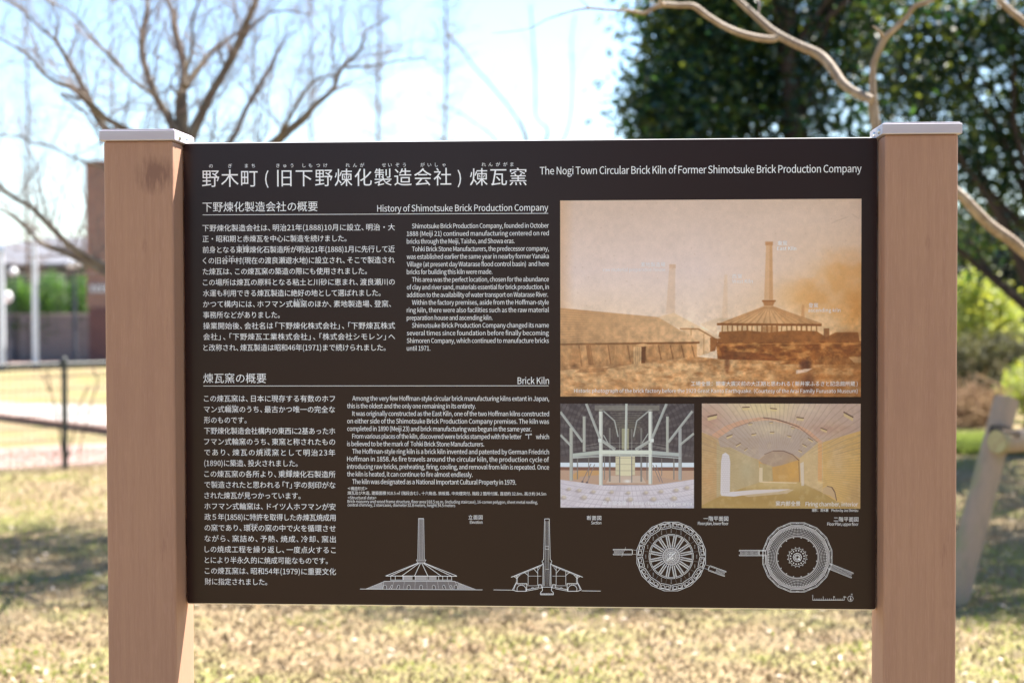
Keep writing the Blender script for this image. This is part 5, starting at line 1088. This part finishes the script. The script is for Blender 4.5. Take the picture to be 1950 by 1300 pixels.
ev = [mat('evergreen_leaf', (0.024, 0.06, 0.026), 0.5, 0.35, trans=(0.09, 0.2, 0.03)), mat('deep_evergreen_leaf', (0.014, 0.042, 0.026), 0.5, 0.35, trans=(0.02, 0.06, 0.02)),
      mat('olive_evergreen_leaf', (0.06, 0.09, 0.02), 0.45, 0.4, trans=(0.2, 0.24, 0.03)), mat('blue_evergreen_leaf', (0.016, 0.044, 0.036), 0.45, 0.4)]
def big_tree(label, px, depth, trunk_r, clumps_px, n, size, seed, extra=()):
    b = at(px, 650, depth); b.z = 0
    t = thing('evergreen_tree', b, label, 'tree', 'broad evergreen trees at the right')
    cl = []
    for (x, y, rx, ry, dd, w) in clumps_px:
        c = at(x, y, depth + dd); s = (depth + dd) / F; cl.append((c, rx * s, rx * s * 0.8, ry * s, w))
    cl += list(extra)
    top = max(c[0].z for c in cl); mb = MB()
    P = [b + Vector((0.1 * math.sin(k * .9 + seed), 0.1 * math.cos(k), top * .8 * k / 8 - .1)) for k in range(9)]
    mb.tube(P, [trunk_r * (1.3 - k * .12) for k in range(9)], 10); mb.build('trunk', M['trunk_dark'], t, loc=b)
    r = random.Random(seed)
    for c in cl:
        st = P[min(max(int(c[0].z / top * 8 * .7), 2), 7)]; mid = st.lerp(c[0], .5) + Vector((r.gauss(0, .15), r.gauss(0, .15), .1))
        mb = MB(); mb.tube([st, mid, c[0], c[0] + (c[0] - mid) * .4], [trunk_r * .26, trunk_r * .17, trunk_r * .1, .01], 6); mb.build('limb', M['trunk_dark'], t, loc=st)
    leaf_mesh('crown', cl, n, size, ev, t, seed, b, spray=1.7, per=40)
    return t
V3 = Vector
big_tree('dense dark evergreen tree filling the sky above the right half of the board', 1500, 13.5, .11,
  [(1340, 60, 120, 110, 0, 3.0), (1285, 210, 85, 70, -.4, 1.7), (1420, 170, 120, 90, .3, 1.7), (1560, 70, 110, 120, .2, 1.3), (1560, 250, 90, 60, -.3, .35), (1400, -60, 150, 90, .4, 2.0), (1330, 320, 140, 90, .2, .8), (1500, 360, 160, 100, 0, .6)],
  62000, 0.092, 5, extra=[(V3((0.4, 10.3, 6.7)), 1.8, 1.5, 1.0, 5.0), (V3((2.4, 10.4, 7.2)), 1.9, 1.5, 1.0, 3.6), (V3((2.4, 11.2, 5.4)), 1.8, 1.5, 1.0, 2.6), (V3((4.3, 10.2, 7.2)), 1.7, 1.5, 1.0, 3.6), (V3((5.3, 9.9, 6.6)), 1.3, 1.5, 1.0, 3.4)])
big_tree('evergreen tree with gaps of bright sky, behind and right of the right post', 2010, 15.5, .18,
  [(1660, 110, 70, 130, .6, .9), (1750, 40, 110, 90, 0, 1.2), (1850, 120, 120, 90, .4, 1.6), (1760, 200, 90, 60, -.3, .8), (1930, 30, 110, 90, 0, 1.4), (1900, 260, 110, 60, .5, 1.2), (1990, 200, 90, 110, .2, 1.2), (1870, 330, 70, 40, 0, .35), (1960, 380, 70, 60, .2, .7), (2080, 60, 130, 130, 0, 1.2), (1850, 460, 40, 50, .8, .3), (1700, 330, 90, 80, .4, .8)],
  36000, 0.11, 9, extra=[(V3((6.2, 9.6, 6.3)), 1.6, 1.6, 1.0, 5.5), (V3((5.8, 12.4, 6.6)), 2.2, 1.9, 1.0, 7.5), (V3((6.9, 15.2, 6.6)), 2.2, 1.9, 1.0, 6.5)])

def shrub(name, label, cat, px, pybase, clumps, n, size, mats, seed, group=None, stems=6):
    b = ground(px, pybase); dep = (b - CAM).dot(fw); t = thing(name, b, label, cat, group); cl = []
    for (x, y, rx, ry, dd) in clumps:
        c = at(x, y, dep + dd); s = dep / F; cl.append((c, rx * s, rx * s * .8, ry * s, rx * ry))
    r = random.Random(seed); mb = MB()
    for i in range(stems):
        c = cl[i % len(cl)][0]; e = c + Vector((r.gauss(0, .1), r.gauss(0, .1), 0)); m_ = Vector(b).lerp(e, .5) + Vector((r.gauss(0, .05), r.gauss(0, .05), 0))
        mb.tube([Vector(b) + Vector((r.gauss(0, .06), r.gauss(0, .06), -.03)), m_, e], [.022, .015, .006], 5)
    mb.build('stems', M['trunk_dark'], t, loc=b)
    leaf_mesh('foliage', cl, n, size, mats, t, seed, b, shell=1.5); return t
lime = [mat('yellow_green_leaf', (0.36, 0.37, 0.05), 0.5, 0.4, trans=(0.6, 0.62, 0.07)), mat('light_green_leaf', (0.2, 0.26, 0.04), 0.5, 0.4, trans=(0.36, 0.46, 0.06)), mat('pale_tip_leaf', (0.3, 0.33, 0.12), 0.5, 0.4, trans=(0.45, 0.5, 0.2))]
olive = [mat('olive_leaf', (0.08, 0.08, 0.03), 0.7, 0.3, trans=(0.13, 0.12, 0.04)), mat('dull_olive_leaf', (0.07, 0.065, 0.03), 0.7, 0.3), mat('greygreen_leaf', (0.11, 0.11, 0.055), 0.7, 0.3)]
hed = [mat('hedge_leaf', (0.04, 0.1, 0.025), 0.6, 0.4, trans=(0.08, 0.2, 0.03)), mat('bright_hedge_leaf', (0.08, 0.15, 0.03), 0.6, 0.4, trans=(0.15, 0.3, 0.04))]
dry = [mat('dry_brush', (0.32, 0.21, 0.12), 0.9, 0.2), mat('dead_leaf', (0.2, 0.12, 0.07), 0.9, 0.2)]
shrub('shrub', 'yellow-green rounded shrub right of the right post', 'shrub', 1872, 770, [(1855, 560, 34, 34, 0), (1895, 590, 38, 38, .2), (1850, 620, 36, 34, -.2), (1905, 635, 34, 28, 0), (1872, 645, 56, 22, .3)], 9000, 0.075, lime, 31, 'shrubs at the right')
shrub('shrub', 'broad dull olive shrub below the yellow-green one', 'shrub', 1890, 800, [(1850, 685, 48, 50, 0), (1910, 680, 52, 48, .2), (1865, 745, 50, 26, -.2), (1960, 690, 40, 46, 0), (1880, 735, 60, 30, -.1), (1800, 700, 50, 50, .2)], 11000, 0.05, olive, 32, 'shrubs at the right')
shrub('shrub', 'small yellow-green shrub at the right edge above the log stakes', 'shrub', 1962, 820, [(1960, 740, 40, 44, 0), (1985, 770, 40, 30, 0)], 3500, 0.05, lime, 33, 'shrubs at the right')
# heap of dry branches
b = ground(1850, 812); t = thing('brush_pile', b, 'heap of dry brown cut branches under the olive shrub', 'branches'); dep = (b - CAM).dot(fw); mb = MB()
for i in range(260):
    p = at(rnd.gauss(1846, 26), rnd.uniform(745, 806), dep + rnd.gauss(0, .3)); d = Vector((rnd.gauss(0, 1), rnd.gauss(0, .5), rnd.gauss(.2, .5))).normalized() * rnd.uniform(.1, .35)
    mb.tube([p - d, p + Vector((0, 0, rnd.gauss(0, .04))), p + d], [.009, .008, .004], 4, rnd.choice((0, 0, 1)), cap=False)
o = mb.build('branches', dry, t, loc=b); o['kind'] = 'stuff'

# ---------------------------------------------------------------- log tree stake at the right
M['log'] = mat('weathered_log', (0.36, 0.265, 0.19), 0.85, 0.25, noise=[((6, 6, 2), (0.28, 0.26, 0.13), 0.45, 0.62), ((40, 40, 4), (0.28, 0.22, 0.16), 0.5, 0.75)], bump=((60, 60, 6), 0.6, 0.003))
M['log_end'] = mat('pale_log_end', (0.42, 0.38, 0.2), 0.85, 0.2, noise=((30, 30, 30), (0.34, 0.27, 0.15), 0.4, 0.7))
M['tie'] = mat('dark_hemp_tie', (0.05, 0.04, 0.03), 0.9, 0.2)
def log(mb, a, b_, r0, r1, n=14):
    a, b_ = Vector(a), Vector(b_); P = [a.lerp(b_, k / 6) for k in range(7)]; Q = [r0 + (r1 - r0) * k / 6 + 0.0012 * math.sin(k * 2.1) for k in range(7)]
    mb.tube(P, Q, n, 0, cap=False)
    ax = (b_ - a).normalized(); u = ax.cross(Vector((0, 1, .3))).normalized(); w = ax.cross(u)
    for c, q, s in ((a, Q[0], -1), (b_, Q[-1], 1)):
        ring = [c + ax * .0006 * s + (u * cos(2 * pi * k / n) + w * sin(2 * pi * k / n)) * q for k in range(n)]; mb.add(ring, [tuple(range(n)) if s > 0 else tuple(reversed(range(n)))], 1)
dS = 7.9; base1 = ground(1806, 1150); base1.z = -0.1
tp = at(1917, 760, dS + .15)
t = thing('tree_stake', (base1.x, base1.y, 0), 'leaning log post lashed to a short crossbar, right of the right post', 'wooden stake')
mb = MB(); log(mb, base1, tp, .068, .062); mb.build('post', [M['log'], M['log_end']], t, loc=base1)
xa = at(1898, 841, dS - .02); xb = at(2130, 828, dS + .5)
mb = MB(); log(mb, xa, xb, .058, .055); mb.build('crossbar', [M['log'], M['log_end']], t, loc=xa)
base2 = ground(2200, 1120); base2.z = -.1; tp2 = at(2085, 750, dS + .55)
mb = MB(); log(mb, base2, tp2, .052, .047); mb.build('post', [M['log'], M['log_end']], t, loc=base2)
mb = MB()
for (c, ax) in ((at(1913, 824, dS + .03), (tp - base1).normalized()),):
    u = ax.cross(Vector((0, 1, 0))).normalized(); w = ax.cross(u)
    for q in (-.012, 0, .012): mb.tube([c + ax * q + (u * cos(2 * pi * k / 14) + w * sin(2 * pi * k / 14)) * .0725 for k in range(15)], [.004] * 15, 5, cap=False)
mb.build('lashing', M['tie'], t, loc=xa)

# ---------------------------------------------------------------- wire mesh fence at the left
M['fence'] = mat('dark_green_fence_steel', (0.035, 0.04, 0.035), 0.5, 0.5)
M['wire'] = mat('fence_wire', (0.07, 0.075, 0.06), 0.5, 0.5)
fA, fB = ground(0, 901), ground(200, 886); fd = (fB - fA).normalized(); p0 = ground(124, 891)
fdep = (p0 - CAM).dot(fw); fh = 205 / F * fdep
t = thing('wire_fence', p0, 'low dark wire mesh fence along the pink path at the left', 'fence')
span = 1.9
for k in (-2, -1, 0, 1, 2, 3, 4):
    b_ = p0 + fd * span * k; mb = MB(); mb.tube([b_ - Vector((0, 0, .2)), b_ + Vector((0, 0, fh))], [.025, .025], 10); 
    po = mb.build('post', M['fence'], t, loc=b_)
    mb = MB(); mb.tube([b_ + Vector((0, 0, fh)), b_ + Vector((0, 0, fh + .02)), b_ + Vector((0, 0, fh + .032))], [.026, .024, .008], 10); mb.build('post_cap', M['fence'], po, loc=b_ + Vector((0, 0, fh)))
    if k < 4:
        c_ = p0 + fd * span * (k + 1)
        for zz_ in (fh - .03,):
            mb = MB(); mb.tube([b_ + Vector((0, 0, zz_)), c_ + Vector((0, 0, zz_))], [.017, .017], 6); mb.build('rail', M['fence'], t, loc=b_ + Vector((0, 0, zz_)))
mb = MB(); e0, e1 = p0 - fd * span * 2, p0 + fd * span * 4; Lf = (e1 - e0).length
for i in range(int(Lf / .055)):
    q = e0 + fd * .055 * i; mb.tube([q + Vector((0, 0, .02)), q + Vector((0, 0, fh - .03))], [.0034, .0034], 3, cap=False)
for j in range(9):
    z = .03 + (fh - .06) * j / 8; mb.tube([e0 + Vector((0, 0, z)), e1 + Vector((0, 0, z))], [.0042, .0042], 3, cap=False)
o = mb.build('wire_mesh', M['wire'], t, loc=p0); o['kind'] = 'stuff'
# dry vines on the fence
b = ground(100, 893); t = thing('dry_vine', b, 'dry leafless vines climbing the wire fence beside its post', 'vine'); mb = MB(); r = random.Random(4)
vm = MB()
for pts in ([(122, 880), (108, 790), (100, 755), (94, 730), (90, 705)], [(94, 745), (84, 722), (80, 716)], [(150, 860), (165, 800), (176, 760), (188, 725), (176, 702)], [(130, 870), (152, 770), (168, 735)]):
    dd = fdep - .05; P = [at(x, y, dd) for x, y in pts]; vm.tube(P, [.006] * len(P), 4, cap=False); twigs_from(vm, P, [.006] * len(P), r, 12, .12, 1)
vm.build('stems', M['trunk_dark'], t, loc=b)

# ---------------------------------------------------------------- flagpoles, lamps
M['white_paint'] = mat('white_pole_paint', (0.62, 0.64, 0.7), 0.4, 0.5)
M['dark_paint'] = mat('dark_pole_paint', (0.04, 0.045, 0.06), 0.5, 0.5)
M['globe'] = mat('opal_globe', (0.82, 0.82, 0.82), 0.25, 0.5)
def white_pole(px, pyb, pyt, w0, w1, label):
    b = ground(px, pyb); d = (b - CAM).dot(fw); h = (pyb - pyt) / F * d; t = thing('flagpole', b, label, 'flagpole', 'white flagpoles'); rr = w0 / 2 / F * d
    mb = MB(); mb.tube([b + Vector((0, 0, -.1)), b + Vector((0, 0, h * .55)), b + Vector((0, 0, h))], [rr, rr * .95, rr * w1 / w0], 14); mb.build('pole', M['white_paint'], t, loc=b)
    mb = MB(); mb.tube([b + Vector((0, 0, 0)), b + Vector((0, 0, .05)), b + Vector((0, 0, .07))], [rr * 1.3, rr * 1.3, rr * 1.1], 14); mb.build('base_flange', M['dark_paint'], t, loc=b)
    mb = MB(); z = b + Vector((0, 0, h)); mb.tube([z, z + Vector((0, 0, rr)), z + Vector((0, 0, rr * 2))], [rr * .9, rr * 1.0, rr * .3], 12); mb.build('finial', M['steel'], t, loc=z)
    tp_ = b + Vector((0, 0, h * 1.0))
white_pole(68, 703, 455, 12, 9, 'white flagpole standing on the lawn left of the fence post')
white_pole(4, 706, 480, 14, 11, 'white flagpole at the very left edge of the photo')
def prof(mb, c, pr, n=16, mi=0):
    """lathe: pr = (radius, z)"""
    V = []; 
    for (r_, z) in pr:
        for k in range(n): V.append((c.x + r_ * cos(2 * pi * k / n), c.y + r_ * sin(2 * pi * k / n), c.z + z))
    Fc = [(i * n + k, i * n + (k + 1) % n, (i + 1) * n + (k + 1) % n, (i + 1) * n + k) for i in range(len(pr) - 1) for k in range(n)]; mb.add(V, Fc, mi, True)
def lamp(px, pyb, pyg, rw, rh, label, pw=7):
    b = ground(px, pyb); d = (b - CAM).dot(fw); s = d / F; h = (pyb - pyg) * s; t = thing('street_lamp', b, label, 'lamp', 'round headed lamps at the left')
    mb = MB(); mb.tube([b - Vector((0, 0, .1)), b + Vector((0, 0, .3)), b + Vector((0, 0, .34)), b + Vector((0, 0, h - rh * s))], [pw * s * .8, pw * s * .8, pw * s * .5, pw * s * .42], 10); mb.build('pole', M['dark_paint'], t, loc=b)
    c = b + Vector((0, 0, h)); mb = MB(); prof(mb, c, [(max(sin(pi * k / 10), .01) * rw * s, -cos(pi * k / 10) * rh * s) for k in range(11)]); mb.build('globe', M['globe'], t, loc=c)
    mb = MB(); prof(mb, c - Vector((0, 0, rh * s)), [(.001, -.03), (rw * s * .5, -.03), (rw * s * .6, .02), (.001, .02)]); mb.build('globe_holder', M['dark_paint'], t, loc=c)
lamp(143, 694, 503, 15, 10, 'lamp with a flattened white head on a dark pole, left of the brick pier')
lamp(27, 688, 518, 8.5, 8.5, 'lamp with the higher of two small white globes near the left edge', 4)
lamp(16, 692, 566, 8.5, 12, 'lamp with the lower of two small white globes near the left edge', 4)

# ---------------------------------------------------------------- boundary wall with panels
M['wall'] = mat('grey_concrete_wall', (0.16, 0.147, 0.145), 0.9, 0.2, noise=[((1.2, 1.2, 2), (0.15, 0.14, 0.14), 0.45, 0.7), ((14, 14, 14), (0.24, 0.22, 0.21), 0.5, 0.8)])
M['coping'] = mat('pale_wall_coping', (0.34, 0.31, 0.28), 0.9, 0.2)
wA = ground(-260, 688); wB = ground(700, 688); wz = 92 / F * (ground(60, 688) - CAM).dot(fw); y0 = ground(60, 688).y
t = thing('boundary_wall', (wA.x, y0, 0), 'low grey concrete wall in front of the hedge at the left', 'wall')
x = wA.x; xe = wB.x; i = 0
while x < xe:
    w = 2.0; mb = MB(); mb.box(x + .09, x + w - .09, y0 + .05, y0 + .17, -.1, wz - .06); mb.build('wall_panel', M['wall'], t, loc=(x + w / 2, y0, 0))
    mb = MB(); mb.box(x - .088, x + .088, y0, y0 + .22, -.1, wz - .001); mb.build('wall_pier', M['wall'], t, loc=(x, y0, 0))
    mb = MB(); mb.box(x + .1, x + w - .1, y0 + .02, y0 + .2, wz - .058, wz); mb.build('coping', M['coping'], t, loc=(x + w / 2, y0, wz))
    x += w
# hedge shrubs over the wall
dH = y0 + 1.1 - CAM.y
for (px, pt, rx, lab) in ((-22, 548, 24, 'round green hedge bush cut by the left edge'), (38, 538, 20, 'round green hedge bush left of the taller white flagpole'), (98, 528, 24, 'round bright green hedge bush right of the white flagpole'), (152, 536, 19, 'round green hedge bush behind the flat-headed lamp')):
    b_ = at(px, 650, dH); b_.z = 0; s = dH / F; c = at(px, (pt + 610) / 2, dH); hh = (618 - pt) / 2 * s
    t = thing('hedge_bush', b_, lab, 'bush', 'hedge bushes above the grey wall')
    mb = MB(); mb.tube([b_ - Vector((0, 0, .05)), b_ + Vector((0, 0, 1.0))], [.05, .03], 6); mb.build('stem', M['trunk_dark'], t, loc=b_)
    leaf_mesh('foliage', [(c, rx * s, rx * s, hh, 1), (c - Vector((0, 0, hh)), rx * s * 1.05, rx * s, hh * .8, .9)], 3200, .09, hed, t, int(px) + 400, b_, shell=4)

# ---------------------------------------------------------------- brick pier with a sign plate
def brick_mat(name, c1, c2, cm, sx):
    m = bpy.data.materials.new(name); m.use_nodes = True; nt = m.node_tree; bs = nt.nodes['Principled BSDF']; tc = nt.nodes.new('ShaderNodeTexCoord'); mp = nt.nodes.new('ShaderNodeMapping'); mp.inputs['Rotation'].default_value = (R(90), 0, 0)
    b = nt.nodes.new('ShaderNodeTexBrick'); b.inputs['Color1'].default_value = (*c1, 1); b.inputs['Color2'].default_value = (*c2, 1); b.inputs['Mortar'].default_value = (*cm, 1)
    b.inputs['Scale'].default_value = 1; b.inputs['Brick Width'].default_value = .22; b.inputs['Row Height'].default_value = .075; b.inputs['Mortar Size'].default_value = .008
    nt.links.new(tc.outputs['Object'], mp.inputs[0]); nt.links.new(mp.outputs[0], b.inputs['Vector']); nt.links.new(b.outputs['Color'], bs.inputs['Base Color']); bs.inputs['Roughness'].default_value = .9; return m
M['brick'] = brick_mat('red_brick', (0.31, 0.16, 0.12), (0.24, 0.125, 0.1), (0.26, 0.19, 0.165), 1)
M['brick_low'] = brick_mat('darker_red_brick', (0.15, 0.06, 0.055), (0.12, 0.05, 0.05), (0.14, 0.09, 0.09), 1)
bp_ = ground(166, 697); d = (bp_ - CAM).dot(fw); s = d / F; x0 = bp_.x; x1 = x0 + 92 * s; yy = bp_.y
t = thing('brick_pier', ((x0 + x1) / 2, yy + .4, 0), 'tall red brick pier with a grey lettered plate, partly hidden by the left post', 'brick pier')
zt = CAM.z + (569 - 312) * s; zm = CAM.z + (569 - 583) * s
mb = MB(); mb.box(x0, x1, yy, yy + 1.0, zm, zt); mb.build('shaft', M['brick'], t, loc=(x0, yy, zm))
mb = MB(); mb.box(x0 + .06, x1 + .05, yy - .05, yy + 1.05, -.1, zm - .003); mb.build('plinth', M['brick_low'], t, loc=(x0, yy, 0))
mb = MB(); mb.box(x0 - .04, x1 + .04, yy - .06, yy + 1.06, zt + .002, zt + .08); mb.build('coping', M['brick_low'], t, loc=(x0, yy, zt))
mb = MB(); mb.box(x0 + 6 * s, x0 + 44 * s, yy - .03, yy - .002, CAM.z + (569 - 556) * s, CAM.z + (569 - 538) * s); mb.build('name_plate', mat('grey_name_plate', (.26, .23, .25), .5, .4), t, loc=(x0 + 25 * s, yy, 1.6))
for k in range(4):
    xx = x0 + (9 + 9 * k) * s; zc = CAM.z + (569 - 547) * s; mb = MB()
    P_ = [(0, -5), (6, -5), (6, -3.6), (3.6, -3.6), (3.6, 3.2), (6, 3.2), (6, 4.6), (0, 4.6), (0, 3.2), (2.4, 3.2), (2.4, -3.6), (0, -3.6)]
    mb.add([(xx + a * s, yy - .034, zc + b * s) for a, b in P_], [tuple(range(12))]); mb.build('plate_character', M['ink'], t, loc=(xx, yy, zc))

# ---------------------------------------------------------------- houses beyond
M['roof'] = mat('grey_roof_tile', (0.09, 0.095, 0.115), 0.7, 0.4, noise=((6, 6, 20), (0.17, 0.17, 0.19), 0.4, 0.7)); M['plaster'] = mat('grey_house_wall', (0.1, 0.1, 0.115), 0.9, 0.2); M['plaster_light'] = mat('pink_grey_house_wall', (0.42, 0.34, 0.33), 0.9, 0.2)
M['glass'] = mat('window_glass', (0.03, 0.035, 0.045), 0.08, 0.6); M['frame'] = mat('window_frame', (0.4, 0.4, 0.4), 0.5, 0.4)
def house(name, label, px, dep, w, dpt, hw, hr, wm, wins, seed):
    c = at(px, 650, dep); t = thing(name, (c.x, c.y, 0), label, 'house'); x0, x1, ya, yb = c.x - w / 2, c.x + w / 2, c.y, c.y + dpt
    mb = MB(); mb.box(x0, x1, ya, yb, -.1, hw); wl = mb.build('wall', wm, t, loc=(c.x, ya, 0))
    e = .55; ym = (ya + yb) / 2; zr = hw + hr; rx = min(dpt / 2, w / 2 - .5)
    V = [(x0 - e, ya - e, hw - .05), (x1 + e, ya - e, hw - .05), (x1 + e, yb + e, hw - .05), (x0 - e, yb + e, hw - .05), (x0 - e, ya - e, hw + .06), (x1 + e, ya - e, hw + .06), (x1 + e, yb + e, hw + .06), (x0 - e, yb + e, hw + .06), (x0 + rx, ym, zr), (x1 - rx, ym, zr)]
    mb = MB(); mb.add(V, [(3, 2, 1, 0), (0, 1, 5, 4), (1, 2, 6, 5), (2, 3, 7, 6), (3, 0, 4, 7), (4, 5, 9, 8), (6, 7, 8, 9), (5, 6, 9), (7, 4, 8)]); mb.build('roof', M['roof'], t, loc=(c.x, ya, hw))
    for (u, z, ww, wh) in wins:
        X = x0 + u * w; mb = MB(); mb.box(X - ww / 2 - .06, X + ww / 2 + .06, ya - .06, ya - .003, z - .06, z + wh + .06); f = mb.build('window', M['frame'], t, loc=(X, ya, z))
        mb = MB(); mb.box(X - ww / 2, X + ww / 2, ya - .075, ya - .061, z, z + wh); mb.build('pane', M['glass'], f, loc=(X, ya, z))
house('house', 'grey house with a hipped grey roof behind the hedge at the left', 78, 52, 9.0, 7, 2.6, 1.05, M['plaster'], [(.18, 1.2, 1.3, 1.1), (.5, 1.2, 1.6, 1.1), (.82, 1.2, 1.3, 1.1)], 1)
house('house', 'low pinkish building far behind the shrubs at the right edge', 2050, 46, 6.4, 5, 1.35, .25, M['plaster_light'], [(.2, .4, .9, .6), (.6, .4, .9, .6)], 2)

# ---------------------------------------------------------------- far woods
wood_m = [mat('far_wood_leaf', (0.03, 0.05, 0.035), 0.8, 0.2), mat('far_wood_dark', (0.02, 0.035, 0.03), 0.8, 0.2), mat('far_wood_olive', (0.06, 0.075, 0.03), 0.8, 0.2)]
root = None
def wood(name, label, px0, px1, dep, top, n, seed, size):
    r = random.Random(seed); cl = []
    m = max(int((px1 - px0) / 30), 2)
    for i in range(m):
        px = px0 + (px1 - px0) * i / (m - 1); tp_ = top + r.uniform(-18, 22)
        for py in range(int(tp_), 640, 36):
            c = at(px + r.gauss(0, 8), py, dep + r.uniform(-1.5, 1.5)); s = dep / F; cl.append((c, 34 * s, 34 * s, 30 * s, 1))
    e = bpy.data.objects.new(name, None)
    b_ = at((px0 + px1) / 2, 650, dep); b_.z = 0
    dummy = thing('tmp', b_, '', ''); o = leaf_mesh(name, cl, n, size, wood_m, dummy, seed, b_)
    o.parent = None; o.location = b_; bpy.data.objects.remove(dummy); bpy.data.objects.remove(e)
    tag(o, label, 'woods', kind='stuff'); return o
wood('distant_woods', 'dark blue-green woods far behind the shrubs at the right', 1560, 2300, 42, 440, 36000, 77, .22)
wood_back = None
wood('distant_treeline', 'low distant line of trees on the horizon behind the board', 330, 1500, 70, 520, 26000, 78, .3)

# unseen trees behind the viewer, added to darken the reflection in the glossy board
cl = []; r = random.Random(91)
for i in range(16):
    x = 0.5 + i * 1.5; 
    for z in (1.2, 3.0, 4.8, 6.2): cl.append((Vector((x + r.gauss(0, .3), -17 + r.gauss(0, .8), z)), 1.5, 1.3, 1.3, 1))
for i in range(7):
    x = -14 + i * 1.6
    for z in (1.2, 2.6): cl.append((Vector((x + r.gauss(0, .3), -24 + r.gauss(0, .8), z)), 1.5, 1.3, 1.3, 1))
hold = thing('tmp', (8, -17, 0), '', ''); o = leaf_mesh('added_reflection_woods', cl, 26000, .3, wood_m, hold, 92, (8, -17, 0)); o.parent = None; o.location = (8, -17, 0); bpy.data.objects.remove(hold)
o.name = 'woods'; tag(o, 'unseen dark trees behind the viewer, added to darken the reflection in the board', 'woods', kind='stuff')
